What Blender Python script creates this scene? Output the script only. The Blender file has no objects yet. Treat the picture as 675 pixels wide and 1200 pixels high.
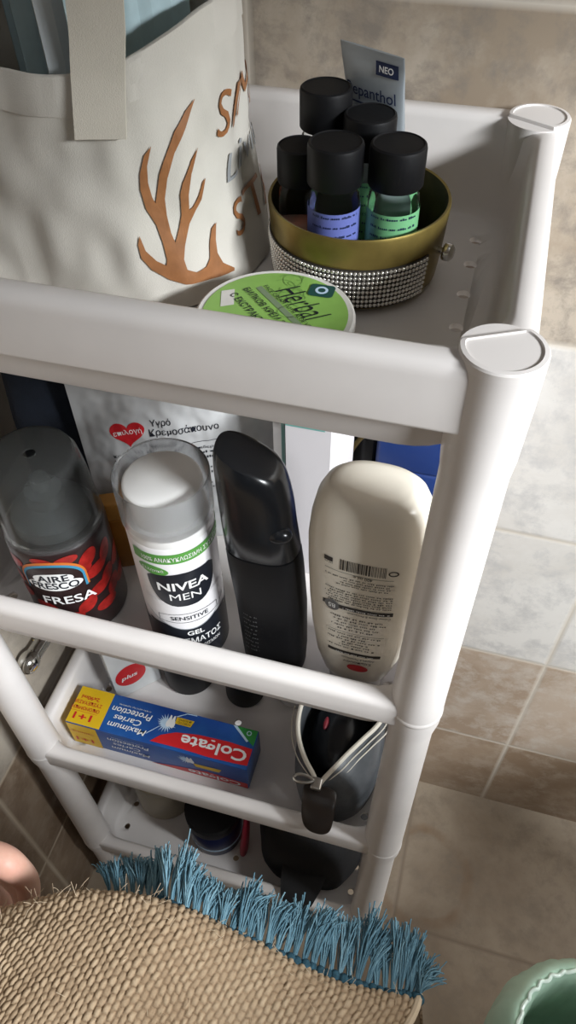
import bpy, bmesh, math, random
import numpy as np
from mathutils import Vector, Matrix, geometry, noise

random.seed(7)
PI = math.pi
S = bpy.context.scene
COL = S.collection

# ------------------------------------------------------------------ camera
cam_data = bpy.data.cameras.new('camera')
cam_data.sensor_fit = 'VERTICAL'
cam_data.sensor_height = 24.0
cam_data.lens = 892.87 / 1200 * 24.0
cam_data.clip_start = 0.01
cam = bpy.data.objects.new('camera', cam_data)
COL.objects.link(cam)
cam.matrix_world = Matrix(((0.96311, -0.19568, 0.18475, -0.01279),
                           (0.26885, 0.72972, -0.62867, -0.23438),
                           (-0.0118, 0.65514, 0.75541, 1.09453),
                           (0, 0, 0, 1)))
S.camera = cam

# ------------------------------------------------------------------ light
S.view_settings.view_transform = 'Standard'
S.view_settings.look = 'None'
S.view_settings.gamma = 1.0
S.view_settings.use_curve_mapping = False
S.view_settings.exposure = -0.08

world = bpy.data.worlds.new('daylit_room')
S.world = world
world.use_nodes = True
bg = world.node_tree.nodes['Background']
bg.inputs[1].default_value = 0.60
wt = world.node_tree                         # a pale ceiling overhead, dimmer walls, a dark floor below
tc = wt.nodes.new('ShaderNodeTexCoord')
sx = wt.nodes.new('ShaderNodeSeparateXYZ')
mr = wt.nodes.new('ShaderNodeMapRange')
mr.inputs['From Min'].default_value, mr.inputs['From Max'].default_value = -1.0, 1.0
cr = wt.nodes.new('ShaderNodeValToRGB')
for e, (p, c) in zip([cr.color_ramp.elements[0], cr.color_ramp.elements[1], cr.color_ramp.elements.new(0.5), cr.color_ramp.elements.new(0.72)],
                     [(0.0, (0.05, 0.045, 0.04)), (1.0, (1.40, 1.39, 1.40)), (0.5, (0.085, 0.085, 0.085)), (0.72, (0.30, 0.30, 0.30))]):
    e.position = p
    e.color = (*c, 1)
wt.links.new(tc.outputs['Generated'], sx.inputs[0])
wt.links.new(sx.outputs[2], mr.inputs['Value'])
wt.links.new(mr.outputs[0], cr.inputs[0])
wt.links.new(cr.outputs[0], bg.inputs[0])

def area_light(name, loc, target, size, power, color):
    l = bpy.data.lights.new(name, 'AREA')
    l.shape = 'RECTANGLE'
    l.size, l.size_y = size
    l.energy = power
    l.color = color
    o = bpy.data.objects.new(name, l)
    COL.objects.link(o)
    o.location = loc
    o.rotation_euler = (Vector(target) - Vector(loc)).to_track_quat('-Z', 'Y').to_euler()
    return o

area_light('window_daylight', (1.10, -0.45, 1.50), (0.0, 0.1, 0.60), (0.50, 0.28), 54.0, (0.93, 0.97, 1.0))

# ------------------------------------------------------------------ materials
class NT:
    """small helper for building shader node trees"""
    def __init__(self, m):
        m.use_nodes = True
        self.t = m.node_tree
        self.p = self.t.nodes['Principled BSDF']
    def n(self, kind, **kw):
        x = self.t.nodes.new(kind)
        for k, v in kw.items():
            setattr(x, k, v)
        return x
    def l(self, a, b):
        self.t.links.new(a, b)
    def math(self, op, a, b=None):
        x = self.n('ShaderNodeMath', operation=op)
        for i, v in enumerate((a, b)):
            if v is None:
                continue
            if isinstance(v, (int, float)):
                x.inputs[i].default_value = v
            else:
                self.l(v, x.inputs[i])
        return x.outputs[0]
    def mix(self, f, a, b):
        x = self.n('ShaderNodeMix', data_type='RGBA')
        for i, v in ((0, f), (6, a), (7, b)):
            if isinstance(v, (int, float)):
                x.inputs[i].default_value = v
            elif isinstance(v, tuple):
                x.inputs[i].default_value = (*v, 1)
            else:
                self.l(v, x.inputs[i])
        return x.outputs[2]
    def noise(self, vec, scale, detail=4, rough=0.5, dist=0.0):
        x = self.n('ShaderNodeTexNoise')
        x.inputs['Scale'].default_value = scale
        x.inputs['Detail'].default_value = detail
        x.inputs['Roughness'].default_value = rough
        x.inputs['Distortion'].default_value = dist
        if vec is not None:
            self.l(vec, x.inputs['Vector'])
        return x
    def ramp(self, fac, stops, interp='LINEAR'):
        x = self.n('ShaderNodeValToRGB')
        x.color_ramp.interpolation = interp
        e = x.color_ramp.elements
        while len(e) < len(stops):
            e.new(0.5)
        for i, (p, c) in enumerate(stops):
            e[i].position = p
            e[i].color = (*c, 1) if len(c) == 3 else c
        self.l(fac, x.inputs[0])
        return x.outputs[0]
    def bump(self, height, strength, dist):
        x = self.n('ShaderNodeBump')
        x.inputs['Strength'].default_value = strength
        x.inputs['Distance'].default_value = dist
        self.l(height, x.inputs['Height'])
        self.l(x.outputs[0], self.p.inputs['Normal'])
        return x

def mat(name, color, rough=0.5, metal=0.0, trans=0.0, vary=0.0, scale=40.0, bump=0.0, bump_scale=400.0,
        ior=1.45, coat=0.0, spec=0.5, color2=None, alpha=1.0, sss=0.0):
    m = bpy.data.materials.new(name)
    k = NT(m)
    p = k.p
    p.inputs['Base Color'].default_value = (*color, 1)
    p.inputs['Roughness'].default_value = rough
    p.inputs['Metallic'].default_value = metal
    p.inputs['Transmission Weight'].default_value = trans
    p.inputs['IOR'].default_value = ior
    p.inputs['Coat Weight'].default_value = coat
    p.inputs['Specular IOR Level'].default_value = spec
    p.inputs['Alpha'].default_value = alpha
    if sss:
        p.inputs['Subsurface Weight'].default_value = sss
        p.inputs['Subsurface Radius'].default_value = (0.01, 0.004, 0.002)
        p.inputs['Subsurface Scale'].default_value = 0.5
    g = k.n('ShaderNodeNewGeometry')
    if vary or color2:
        nz = k.noise(g.outputs['Position'], scale, 5, 0.55)
        c2 = color2 or tuple(c * (1 - vary) for c in color)
        f = k.ramp(nz.outputs[0], [(0.35, (0, 0, 0)), (0.68, (1, 1, 1))])
        k.l(k.mix(f, color, c2), p.inputs['Base Color'])
    if bump:
        nb = k.noise(g.outputs['Position'], bump_scale, 3, 0.6)
        k.bump(nb.outputs[0], bump, 0.001)
    return m

M = {}
M['plastic'] = mat('white_plastic', (0.765, 0.725, 0.70), 0.36, vary=0.05, scale=25, bump=0.03, bump_scale=90)
M['collar'] = mat('white_plastic_joint', (0.765, 0.725, 0.70), 0.36)
M['canvas'] = mat('canvas', (0.68, 0.645, 0.58), 0.9, vary=0.10, scale=22, bump=0.25, bump_scale=1600)
M['strap'] = mat('canvas_strap', (0.72, 0.67, 0.575), 0.9, vary=0.06, scale=60, bump=0.3, bump_scale=1900)
M['antler'] = mat('copper_print', (0.36, 0.15, 0.055), 0.55, vary=0.25, scale=120)
M['grey_print'] = mat('grey_print', (0.33, 0.34, 0.35), 0.7)
M['mask_blue'] = mat('mask_blue', (0.58, 0.75, 0.79), 0.85, vary=0.06, scale=200)
M['mask_white'] = mat('mask_white', (0.78, 0.82, 0.83), 0.85)
M['black'] = mat('black_plastic', (0.006, 0.006, 0.007), 0.5, spec=0.3, bump=0.05, bump_scale=500)
M['black_gloss'] = mat('black_gloss', (0.008, 0.009, 0.011), 0.22)
M['black_matte'] = mat('black_cloth', (0.007, 0.007, 0.008), 0.8, bump=0.2, bump_scale=600)
M['brass'] = mat('aged_brass', (0.30, 0.225, 0.065), 0.42, 0.75, color2=(0.17, 0.125, 0.035), scale=30, bump=0.06, bump_scale=300)
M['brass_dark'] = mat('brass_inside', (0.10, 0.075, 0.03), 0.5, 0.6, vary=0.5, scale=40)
M['stone'] = mat('rhinestone', (0.80, 0.78, 0.74), 0.12, 0.85)
M['stone_base'] = mat('rhinestone_backing', (0.03, 0.025, 0.02), 0.6, 0.2)
M['silver'] = mat('chrome', (0.72, 0.72, 0.70), 0.14, 1.0)
M['steel'] = mat('zip_metal', (0.45, 0.43, 0.40), 0.3, 1.0)
M['clear'] = mat('clear_plastic', (0.94, 0.96, 0.95), 0.06, trans=1.0, ior=1.2)
M['smoke'] = mat('smoky_clear_plastic', (0.42, 0.43, 0.42), 0.12, trans=0.93, ior=1.15)
M['frost'] = mat('frosted_clear_plastic', (0.93, 0.94, 0.95), 0.14, trans=0.95, ior=1.12)
M['liquid_clear'] = mat('clear_lotion', (0.55, 0.56, 0.54), 0.2, trans=0.5)
M['liquid_red'] = mat('reddish_lotion', (0.45, 0.10, 0.05), 0.3, vary=0.6, scale=90)
M['blue_label'] = mat('periwinkle_label', (0.135, 0.165, 0.46), 0.5)
M['green_label'] = mat('mint_label', (0.16, 0.42, 0.20), 0.5)
M['ink'] = mat('dark_ink', (0.012, 0.014, 0.022), 0.5)
M['ink_blue'] = mat('navy_ink', (0.015, 0.025, 0.075), 0.5)
M['ink_grey'] = mat('grey_ink', (0.12, 0.12, 0.12), 0.5)
M['ink_brown'] = mat('brown_ink', (0.03, 0.024, 0.02), 0.5)
M['foil'] = mat('silver_sachet', (0.40, 0.44, 0.47), 0.36, 0.35, vary=0.1, scale=60)
M['pink_ink'] = mat('pink_ink', (0.42, 0.10, 0.20), 0.5)
M['white_ink'] = mat('white_ink', (0.84, 0.84, 0.83), 0.5)
M['white_gloss'] = mat('white_gloss', (0.80, 0.79, 0.77), 0.25)
M['cream_lid'] = mat('white_lid', (0.76, 0.74, 0.70), 0.45, vary=0.1, scale=150)
M['herb_green'] = mat('leaf_green_label', (0.27, 0.50, 0.11), 0.42, vary=0.14, scale=60)
M['herb_curl'] = mat('green_scroll_print', (0.20, 0.38, 0.09), 0.5)
M['emblem'] = mat('dark_teal_print', (0.015, 0.07, 0.06), 0.45)
M['stripe'] = mat('grey_stripe', (0.19, 0.26, 0.15), 0.5)
M['can_dark'] = mat('dark_berry_can', (0.025, 0.013, 0.013), 0.3)
M['berry'] = mat('berry_red', (0.42, 0.022, 0.018), 0.3, vary=0.5, scale=160)
M['orange'] = mat('orange_ring', (0.62, 0.17, 0.03), 0.4)
M['sky'] = mat('blue_ring', (0.05, 0.26, 0.42), 0.4)
M['can_white'] = mat('can_white', (0.80, 0.78, 0.79), 0.33)
M['can_navy'] = mat('can_black', (0.012, 0.014, 0.02), 0.3)
M['can_green'] = mat('can_green', (0.10, 0.32, 0.06), 0.4)
M['pouch'] = mat('translucent_white_film', (0.56, 0.56, 0.56), 0.2, vary=0.12, scale=35, coat=0.4)
M['red'] = mat('red_print', (0.55, 0.015, 0.022), 0.4)
M['amber'] = mat('amber_plastic', (0.52, 0.22, 0.04), 0.3, vary=0.35, scale=25)
M['amber_top'] = mat('amber_light', (0.62, 0.30, 0.07), 0.3)
M['cream'] = mat('cream_plastic', (0.80, 0.745, 0.64), 0.28, vary=0.03, scale=30)
M['teal'] = mat('teal_plastic', (0.16, 0.42, 0.38), 0.35)
M['gold'] = mat('gold_trim', (0.55, 0.42, 0.17), 0.35, 0.6)
M['yellow'] = mat('yellow_card', (0.74, 0.47, 0.015), 0.4, vary=0.06, scale=60)
M['royal'] = mat('royal_blue_plastic', (0.010, 0.033, 0.15), 0.42)
M['navy'] = mat('navy_cloth', (0.010, 0.016, 0.030), 0.85, vary=0.3, scale=70, bump=0.4, bump_scale=500)
M['dark_green'] = mat('green_cloth', (0.035, 0.07, 0.015), 0.85, vary=0.4, scale=70)
M['card_blue'] = mat('blue_card', (0.012, 0.05, 0.25), 0.32, color2=(0.02, 0.11, 0.36), scale=18)
M['card_red'] = mat('bright_red_card', (0.62, 0.02, 0.025), 0.32)
M['card_green'] = mat('green_card', (0.03, 0.26, 0.05), 0.4)
M['star'] = mat('pale_blue_print', (0.50, 0.66, 0.82), 0.4)
M['carton'] = mat('white_carton', (0.70, 0.71, 0.70), 0.45, vary=0.05, scale=60)
M['pvc'] = mat('charcoal_leatherette', (0.045, 0.05, 0.056), 0.42, color2=(0.12, 0.13, 0.14), scale=24, bump=0.3, bump_scale=120)
M['zip_tape'] = mat('cream_zip_tape', (0.62, 0.58, 0.50), 0.8, bump=0.3, bump_scale=900)
M['brown_tab'] = mat('dark_brown_leather', (0.022, 0.016, 0.013), 0.3, vary=0.3, scale=90)
M['beige_jar'] = mat('beige_jar', (0.33, 0.28, 0.20), 0.5)
M['navy_tin'] = mat('navy_tin', (0.01, 0.014, 0.06), 0.35)
M['pink'] = mat('pink_red_plastic', (0.52, 0.03, 0.07), 0.4)
M['skin'] = mat('skin', (0.66, 0.42, 0.325), 0.5, color2=(0.58, 0.31, 0.235), scale=45, bump=0.12, bump_scale=500, sss=0.15)
M['nail'] = mat('nail', (0.75, 0.47, 0.40), 0.25)
M['bin_plastic'] = mat('pale_bin_plastic', (0.78, 0.82, 0.78), 0.4)
M['bin_bag'] = mat('green_film', (0.64, 0.90, 0.72), 0.25, vary=0.10, scale=25, trans=0.35, ior=1.06)
M['bin_bag_edge'] = mat('pale_gathered_film', (0.74, 0.88, 0.79), 0.3)

def burlap_material():
    m = bpy.data.materials.new('jute_weave')
    k = NT(m)
    g = k.n('ShaderNodeNewGeometry')
    at = k.n('ShaderNodeAttribute', attribute_name='yarn')
    fine = k.noise(g.outputs['Position'], 900, 4, 0.7)
    f = k.math('ADD', k.math('MULTIPLY', at.outputs['Fac'], 0.7), k.math('MULTIPLY', fine.outputs[0], 0.3))
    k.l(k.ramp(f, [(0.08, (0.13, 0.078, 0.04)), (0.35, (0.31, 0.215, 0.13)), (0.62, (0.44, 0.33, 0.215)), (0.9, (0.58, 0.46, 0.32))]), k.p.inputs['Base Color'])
    k.p.inputs['Roughness'].default_value = 0.92
    k.bump(fine.outputs[0], 0.5, 0.001)
    return m
M['jute'] = burlap_material()
M['jute_fuzz'] = mat('jute_fibre', (0.60, 0.48, 0.34), 0.9)
def fringe_material():
    m = bpy.data.materials.new('blue_yarn')
    k = NT(m)
    g = k.n('ShaderNodeNewGeometry')
    at = k.n('ShaderNodeAttribute', attribute_name='yarn')
    fine = k.noise(g.outputs['Position'], 1500, 2, 0.6)
    f = k.math('ADD', k.math('MULTIPLY', at.outputs['Fac'], 0.7), k.math('MULTIPLY', fine.outputs[0], 0.3))
    k.l(k.ramp(f, [(0.1, (0.05, 0.125, 0.172)), (0.5, (0.12, 0.245, 0.315)), (0.95, (0.25, 0.41, 0.48))]), k.p.inputs['Base Color'])
    k.p.inputs['Roughness'].default_value = 0.85
    return m
M['yarn'] = fringe_material()
M['knot'] = mat('blue_knot', (0.035, 0.11, 0.16), 0.9, vary=0.5, scale=300, bump=0.6, bump_scale=900)

def tile_material(name, rows, first, step, axis, voff, width, grout, dull=0.4):
    """rows of square-edged ceramic tiles; axis = the horizontal world axis along the wall"""
    m = bpy.data.materials.new(name)
    k = NT(m)
    g = k.n('ShaderNodeNewGeometry')
    sp = k.n('ShaderNodeSeparateXYZ')
    k.l(g.outputs['Position'], sp.inputs[0])
    h, z = sp.outputs[axis], sp.outputs[2]
    if axis == 'F':
        pass
    rz = k.math('DIVIDE', k.math('SUBTRACT', z, first - step), step)
    rh = k.math('DIVIDE', k.math('SUBTRACT', h, voff), width)
    iz, ih = k.math('FLOOR', rz), k.math('FLOOR', rh)
    fz, fh = k.math('FRACT', rz), k.math('FRACT', rh)
    # distance to the nearest joint in metres
    dz = k.math('MULTIPLY', k.math('MINIMUM', fz, k.math('SUBTRACT', 1.0, fz)), step)
    dh = k.math('MULTIPLY', k.math('MINIMUM', fh, k.math('SUBTRACT', 1.0, fh)), width)
    d = k.math('MINIMUM', dz, dh)
    cid = k.n('ShaderNodeCombineXYZ')
    k.l(ih, cid.inputs[0]); k.l(iz, cid.inputs[1])
    wn = k.n('ShaderNodeTexWhiteNoise')
    k.l(cid.outputs[0], wn.inputs['Vector'])
    off = k.n('ShaderNodeVectorMath', operation='MULTIPLY_ADD')
    k.l(wn.outputs['Color'], off.inputs[0])
    off.inputs[1].default_value = (5, 5, 5)
    k.l(g.outputs['Position'], off.inputs[2])
    big = k.noise(off.outputs[0], 9, 10, 0.66, 0.25)
    fine = k.noise(off.outputs[0], 34, 10, 0.72, 0.2)
    n = len(rows)
    pick = k.math('DIVIDE', k.math('ADD', iz, 0.5), float(n))
    light = k.ramp(pick, [(i / n, r[0]) for i, r in enumerate(rows)], 'CONSTANT')
    dark = k.ramp(pick, [(i / n, r[1]) for i, r in enumerate(rows)], 'CONSTANT')
    grey = k.ramp(pick, [(i / n, r[2]) for i, r in enumerate(rows)], 'CONSTANT')
    f1 = k.ramp(big.outputs[0], [(0.42, (0, 0, 0)), (0.58, (1, 1, 1))])
    f2 = k.ramp(fine.outputs[0], [(0.47, (0, 0, 0)), (0.63, (0.9, 0.9, 0.9))])
    c = k.mix(f2, k.mix(f1, light, dark), grey)
    gm = k.ramp(d, [(0.0, (1, 1, 1)), (0.0005, (1, 1, 1)), (0.0011, (0, 0, 0))])
    c = k.mix(gm, c, grout)
    k.l(c, k.p.inputs['Base Color'])
    k.p.inputs['Roughness'].default_value = dull
    hh = k.ramp(d, [(0.0, (0, 0, 0)), (0.001, (0.1, 0.1, 0.1)), (0.0025, (1, 1, 1))])
    hs = k.math('ADD', hh, k.math('MULTIPLY', fine.outputs[0], 0.35))
    k.bump(hs, 0.35, 0.001)
    return m

BROWN = ((0.40, 0.30, 0.215), (0.30, 0.21, 0.14), (0.45, 0.36, 0.28))
LBROWN = ((0.50, 0.40, 0.315), (0.40, 0.30, 0.22), (0.56, 0.49, 0.42))
GREY = ((0.72, 0.69, 0.65), (0.64, 0.605, 0.56), (0.54, 0.52, 0.50))
BEIGE = ((0.50, 0.43, 0.35), (0.35, 0.28, 0.21), (0.26, 0.225, 0.19))
M['wall_tile'] = tile_material('marbled_wall_tile', [BROWN, LBROWN, GREY, GREY, BEIGE, BEIGE, BEIGE, BEIGE],
                               0.177, 0.1985, 0, 0.1331, 0.30, (0.62, 0.56, 0.48))
SHADED_BROWN = ((0.27, 0.20, 0.14), (0.19, 0.13, 0.085), (0.32, 0.25, 0.185))  # side wall's shade is put into these darker tile colours
SHADED_GREY = ((0.47, 0.42, 0.355), (0.39, 0.34, 0.28), (0.32, 0.28, 0.235))
M['side_tile'] = tile_material('shaded_marbled_side_tile', [SHADED_BROWN, SHADED_BROWN, SHADED_GREY, SHADED_GREY, BEIGE, BEIGE, BEIGE, BEIGE],
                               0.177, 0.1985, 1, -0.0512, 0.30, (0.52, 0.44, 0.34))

def floor_material():
    m = bpy.data.materials.new('beige_floor_tile')
    k = NT(m)
    g = k.n('ShaderNodeNewGeometry')
    sp = k.n('ShaderNodeSeparateXYZ')
    k.l(g.outputs['Position'], sp.inputs[0])
    rx = k.math('DIVIDE', k.math('SUBTRACT', sp.outputs[0], 0.039), 0.33)
    ry = k.math('DIVIDE', k.math('SUBTRACT', sp.outputs[1], 0.0337), 0.33)
    def dist(r):
        fr = k.math('FRACT', r)
        return k.math('MULTIPLY', k.math('MINIMUM', fr, k.math('SUBTRACT', 1.0, fr)), 0.33)
    d = k.math('MINIMUM', dist(rx), dist(ry))
    cid = k.n('ShaderNodeCombineXYZ')
    k.l(k.math('FLOOR', rx), cid.inputs[0]); k.l(k.math('FLOOR', ry), cid.inputs[1])
    wn = k.n('ShaderNodeTexWhiteNoise')
    k.l(cid.outputs[0], wn.inputs['Vector'])
    off = k.n('ShaderNodeVectorMath', operation='MULTIPLY_ADD')
    k.l(wn.outputs['Color'], off.inputs[0]); off.inputs[1].default_value = (4, 4, 4)
    k.l(g.outputs['Position'], off.inputs[2])
    big = k.noise(off.outputs[0], 10, 10, 0.64, 0.2)
    fine = k.noise(off.outputs[0], 40, 10, 0.74, 0.2)
    c = k.mix(k.ramp(big.outputs[0], [(0.36, (0, 0, 0)), (0.64, (1, 1, 1))]), (0.43, 0.355, 0.27), (0.32, 0.25, 0.18))
    c = k.mix(k.ramp(fine.outputs[0], [(0.48, (0, 0, 0)), (0.68, (0.8, 0.8, 0.8))]), c, (0.27, 0.225, 0.175))
    # rust ring left by a wet can: a ring around a point of the floor, broken by noise
    ctr = k.n('ShaderNodeVectorMath', operation='DISTANCE')
    wob = k.n('ShaderNodeVectorMath', operation='MULTIPLY_ADD')
    k.l(k.noise(g.outputs['Position'], 16, 3).outputs['Color'], wob.inputs[0]); wob.inputs[1].default_value = (0.03, 0.03, 0)
    k.l(g.outputs['Position'], wob.inputs[2])
    k.l(wob.outputs[0], ctr.inputs[0]); ctr.inputs[1].default_value = (0.083, 0.118, 0.0)
    ring = k.ramp(k.math('MULTIPLY', ctr.outputs['Value'], 10.0), [(0.53, (0, 0, 0)), (0.585, (1, 1, 1)), (0.64, (0.9, 0.9, 0.9)), (0.72, (0, 0, 0))])
    rf = k.math('MULTIPLY', ring, k.math('MULTIPLY', k.ramp(k.noise(g.outputs['Position'], 22, 4).outputs[0], [(0.30, (0, 0, 0)), (0.65, (1, 1, 1))]), 0.5))
    c = k.mix(rf, c, (0.23, 0.115, 0.04))
    gm = k.ramp(d, [(0.0, (1, 1, 1)), (0.0010, (1, 1, 1)), (0.0018, (0, 0, 0))])
    c = k.mix(gm, c, (0.27, 0.21, 0.155))
    k.l(c, k.p.inputs['Base Color'])
    k.p.inputs['Roughness'].default_value = 0.38
    hh = k.ramp(d, [(0.0, (0, 0, 0)), (0.0012, (0.1, 0.1, 0.1)), (0.003, (1, 1, 1))])
    k.bump(k.math('ADD', hh, k.math('MULTIPLY', fine.outputs[0], 0.3)), 0.3, 0.001)
    return m
M['floor'] = floor_material()

# ------------------------------------------------------------------ object helpers
def link_mesh(name, verts, faces, m, parent=None, smooth=True, angle=38):
    me = bpy.data.meshes.new(name)
    me.from_pydata([tuple(v) for v in verts], [], faces)
    me.validate()
    me.update()
    if smooth:
        me.polygons.foreach_set('use_smooth', [True] * len(me.polygons))
        me.set_sharp_from_angle(angle=math.radians(angle))
    o = bpy.data.objects.new(name, me)
    COL.objects.link(o)
    me.materials.append(M[m] if isinstance(m, str) else m)
    if parent:
        o.parent = parent
    return o

def tag(o, label, cat, group=None):
    o['label'] = label
    o['category'] = cat
    if group:
        o['group'] = group
    return o

def thing(name, label, cat, loc=(0, 0, 0), rotz=0.0, group=None):
    o = bpy.data.objects.new(name, None)
    o.empty_display_size = 0.02
    COL.objects.link(o)
    o.location = loc
    o.rotation_euler = (0, 0, rotz)
    return tag(o, label, cat, group)

def structure(o):
    o['kind'] = 'structure'
    return o

class Geo:
    """collects shapes that become one mesh"""
    def __init__(self):
        self.v, self.f = [], []
    def add(self, verts, faces):
        b = len(self.v)
        self.v += [tuple(x) for x in verts]
        self.f += [tuple(i + b for i in f) for f in faces]
        return self
    def loft(self, loops, cap0=True, cap1=True, closed=True):
        n = len(loops[0])
        v = [p for lp in loops for p in lp]
        f = []
        for i in range(len(loops) - 1):
            for j in range(n if closed else n - 1):
                a, b = i * n + j, i * n + (j + 1) % n
                f.append((a, b, b + n, a + n))
        if cap0:
            f.append(tuple(reversed(range(n))))
        if cap1:
            f.append(tuple(range((len(loops) - 1) * n, len(loops) * n)))
        return self.add(v, f)
    def lathe(self, prof, seg=48, c=(0, 0, 0), cap0=True, cap1=True):
        loops = [[(c[0] + r * math.cos(2 * PI * j / seg), c[1] + r * math.sin(2 * PI * j / seg), c[2] + z) for j in range(seg)] for r, z in prof]
        return self.loft(loops, cap0, cap1)
    def tube(self, pts, r, seg=8, cap=True):
        pts = [Vector(p) for p in pts]
        rs = r if isinstance(r, (list, tuple)) else [r] * len(pts)
        loops, up = [], None
        for i, p in enumerate(pts):
            t = (pts[min(i + 1, len(pts) - 1)] - pts[max(i - 1, 0)]).normalized()
            if up is None:
                up = Vector((0, 0, 1)) if abs(t.z) < 0.9 else Vector((1, 0, 0))
            a = t.cross(up).normalized()
            b = a.cross(t).normalized()
            up = b
            loops.append([p + (a * math.cos(2 * PI * j / seg) + b * math.sin(2 * PI * j / seg)) * rs[i] for j in range(seg)])
        return self.loft(loops, cap, cap)
    def box(self, x0, y0, z0, x1, y1, z1, bev=0.0):
        bm = bmesh.new()
        bmesh.ops.create_cube(bm, size=1)
        for v in bm.verts:
            v.co = Vector((x0 + (v.co.x + .5) * (x1 - x0), y0 + (v.co.y + .5) * (y1 - y0), z0 + (v.co.z + .5) * (z1 - z0)))
        if bev:
            bmesh.ops.bevel(bm, geom=list(bm.edges), offset=bev, segments=3, affect='EDGES', profile=0.5)
        return self.from_bm(bm)
    def from_bm(self, bm):
        bm.verts.index_update()
        self.add([v.co.copy() for v in bm.verts], [[v.index for v in f.verts] for f in bm.faces])
        bm.free()
        return self
    def ball(self, c, r, u=12, w=8, sc=(1, 1, 1)):
        bm = bmesh.new()
        bmesh.ops.create_uvsphere(bm, u_segments=u, v_segments=w, radius=r)
        for v in bm.verts:
            v.co = Vector((v.co.x * sc[0] + c[0], v.co.y * sc[1] + c[1], v.co.z * sc[2] + c[2]))
        return self.from_bm(bm)
    def move(self, mtx):
        self.v = [tuple(mtx @ Vector(p)) for p in self.v]
        return self
    def build(self, name, m, parent=None, smooth=True, angle=38):
        return link_mesh(name, self.v, self.f, m, parent, smooth, angle)

def rrect(x0, y0, x1, y1, r, z, n=6):
    pts = []
    for cx, cy, a in ((x1 - r, y1 - r, 0), (x0 + r, y1 - r, 90), (x0 + r, y0 + r, 180), (x1 - r, y0 + r, 270)):
        for i in range(n + 1):
            t = math.radians(a + 90 * i / n)
            pts.append((cx + r * math.cos(t), cy + r * math.sin(t), z))
    return pts

def selip(cx, cy, a, b, z, n=2.0, seg=48, tilt=0.0):
    pts = []
    for j in range(seg):
        t = 2 * PI * j / seg
        c, s = math.cos(t), math.sin(t)
        x = a * math.copysign(abs(c) ** (2 / n), c)
        y = b * math.copysign(abs(s) ** (2 / n), s)
        pts.append((cx + x, cy + y, z + tilt * x))
    return pts

def finalize(o, name=None):
    """bake an object's modifiers into its mesh"""
    dg = bpy.context.evaluated_depsgraph_get()
    me = bpy.data.meshes.new_from_object(o.evaluated_get(dg))
    o.modifiers.clear()
    old = o.data
    o.data = me
    if isinstance(old, bpy.types.Mesh):
        bpy.data.meshes.remove(old)
    return o

# ------------------------------------------------------------------ printed decals that follow a surface
_text_cache = {}
def text_tris(body, bold=0.0, shear=0.0, spacing=1.0):
    key = (body, bold, shear, spacing)
    if key in _text_cache:
        return _text_cache[key]
    cu = bpy.data.curves.new('lettering', 'FONT')
    cu.body = body
    cu.size = 1.0
    cu.offset = bold
    cu.shear = shear
    cu.space_character = spacing
    cu.resolution_u = 3
    o = bpy.data.objects.new('lettering', cu)
    COL.objects.link(o)
    bpy.context.view_layer.update()
    dg = bpy.context.evaluated_depsgraph_get()
    me = bpy.data.meshes.new_from_object(o.evaluated_get(dg))
    me.calc_loop_triangles()
    vs = [(v.co.x, v.co.y) for v in me.vertices]
    tr = [[vs[i] for i in t.vertices] for t in me.loop_triangles]
    bpy.data.objects.remove(o)
    bpy.data.curves.remove(cu)
    bpy.data.meshes.remove(me)
    _text_cache[key] = tr
    return tr

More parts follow.
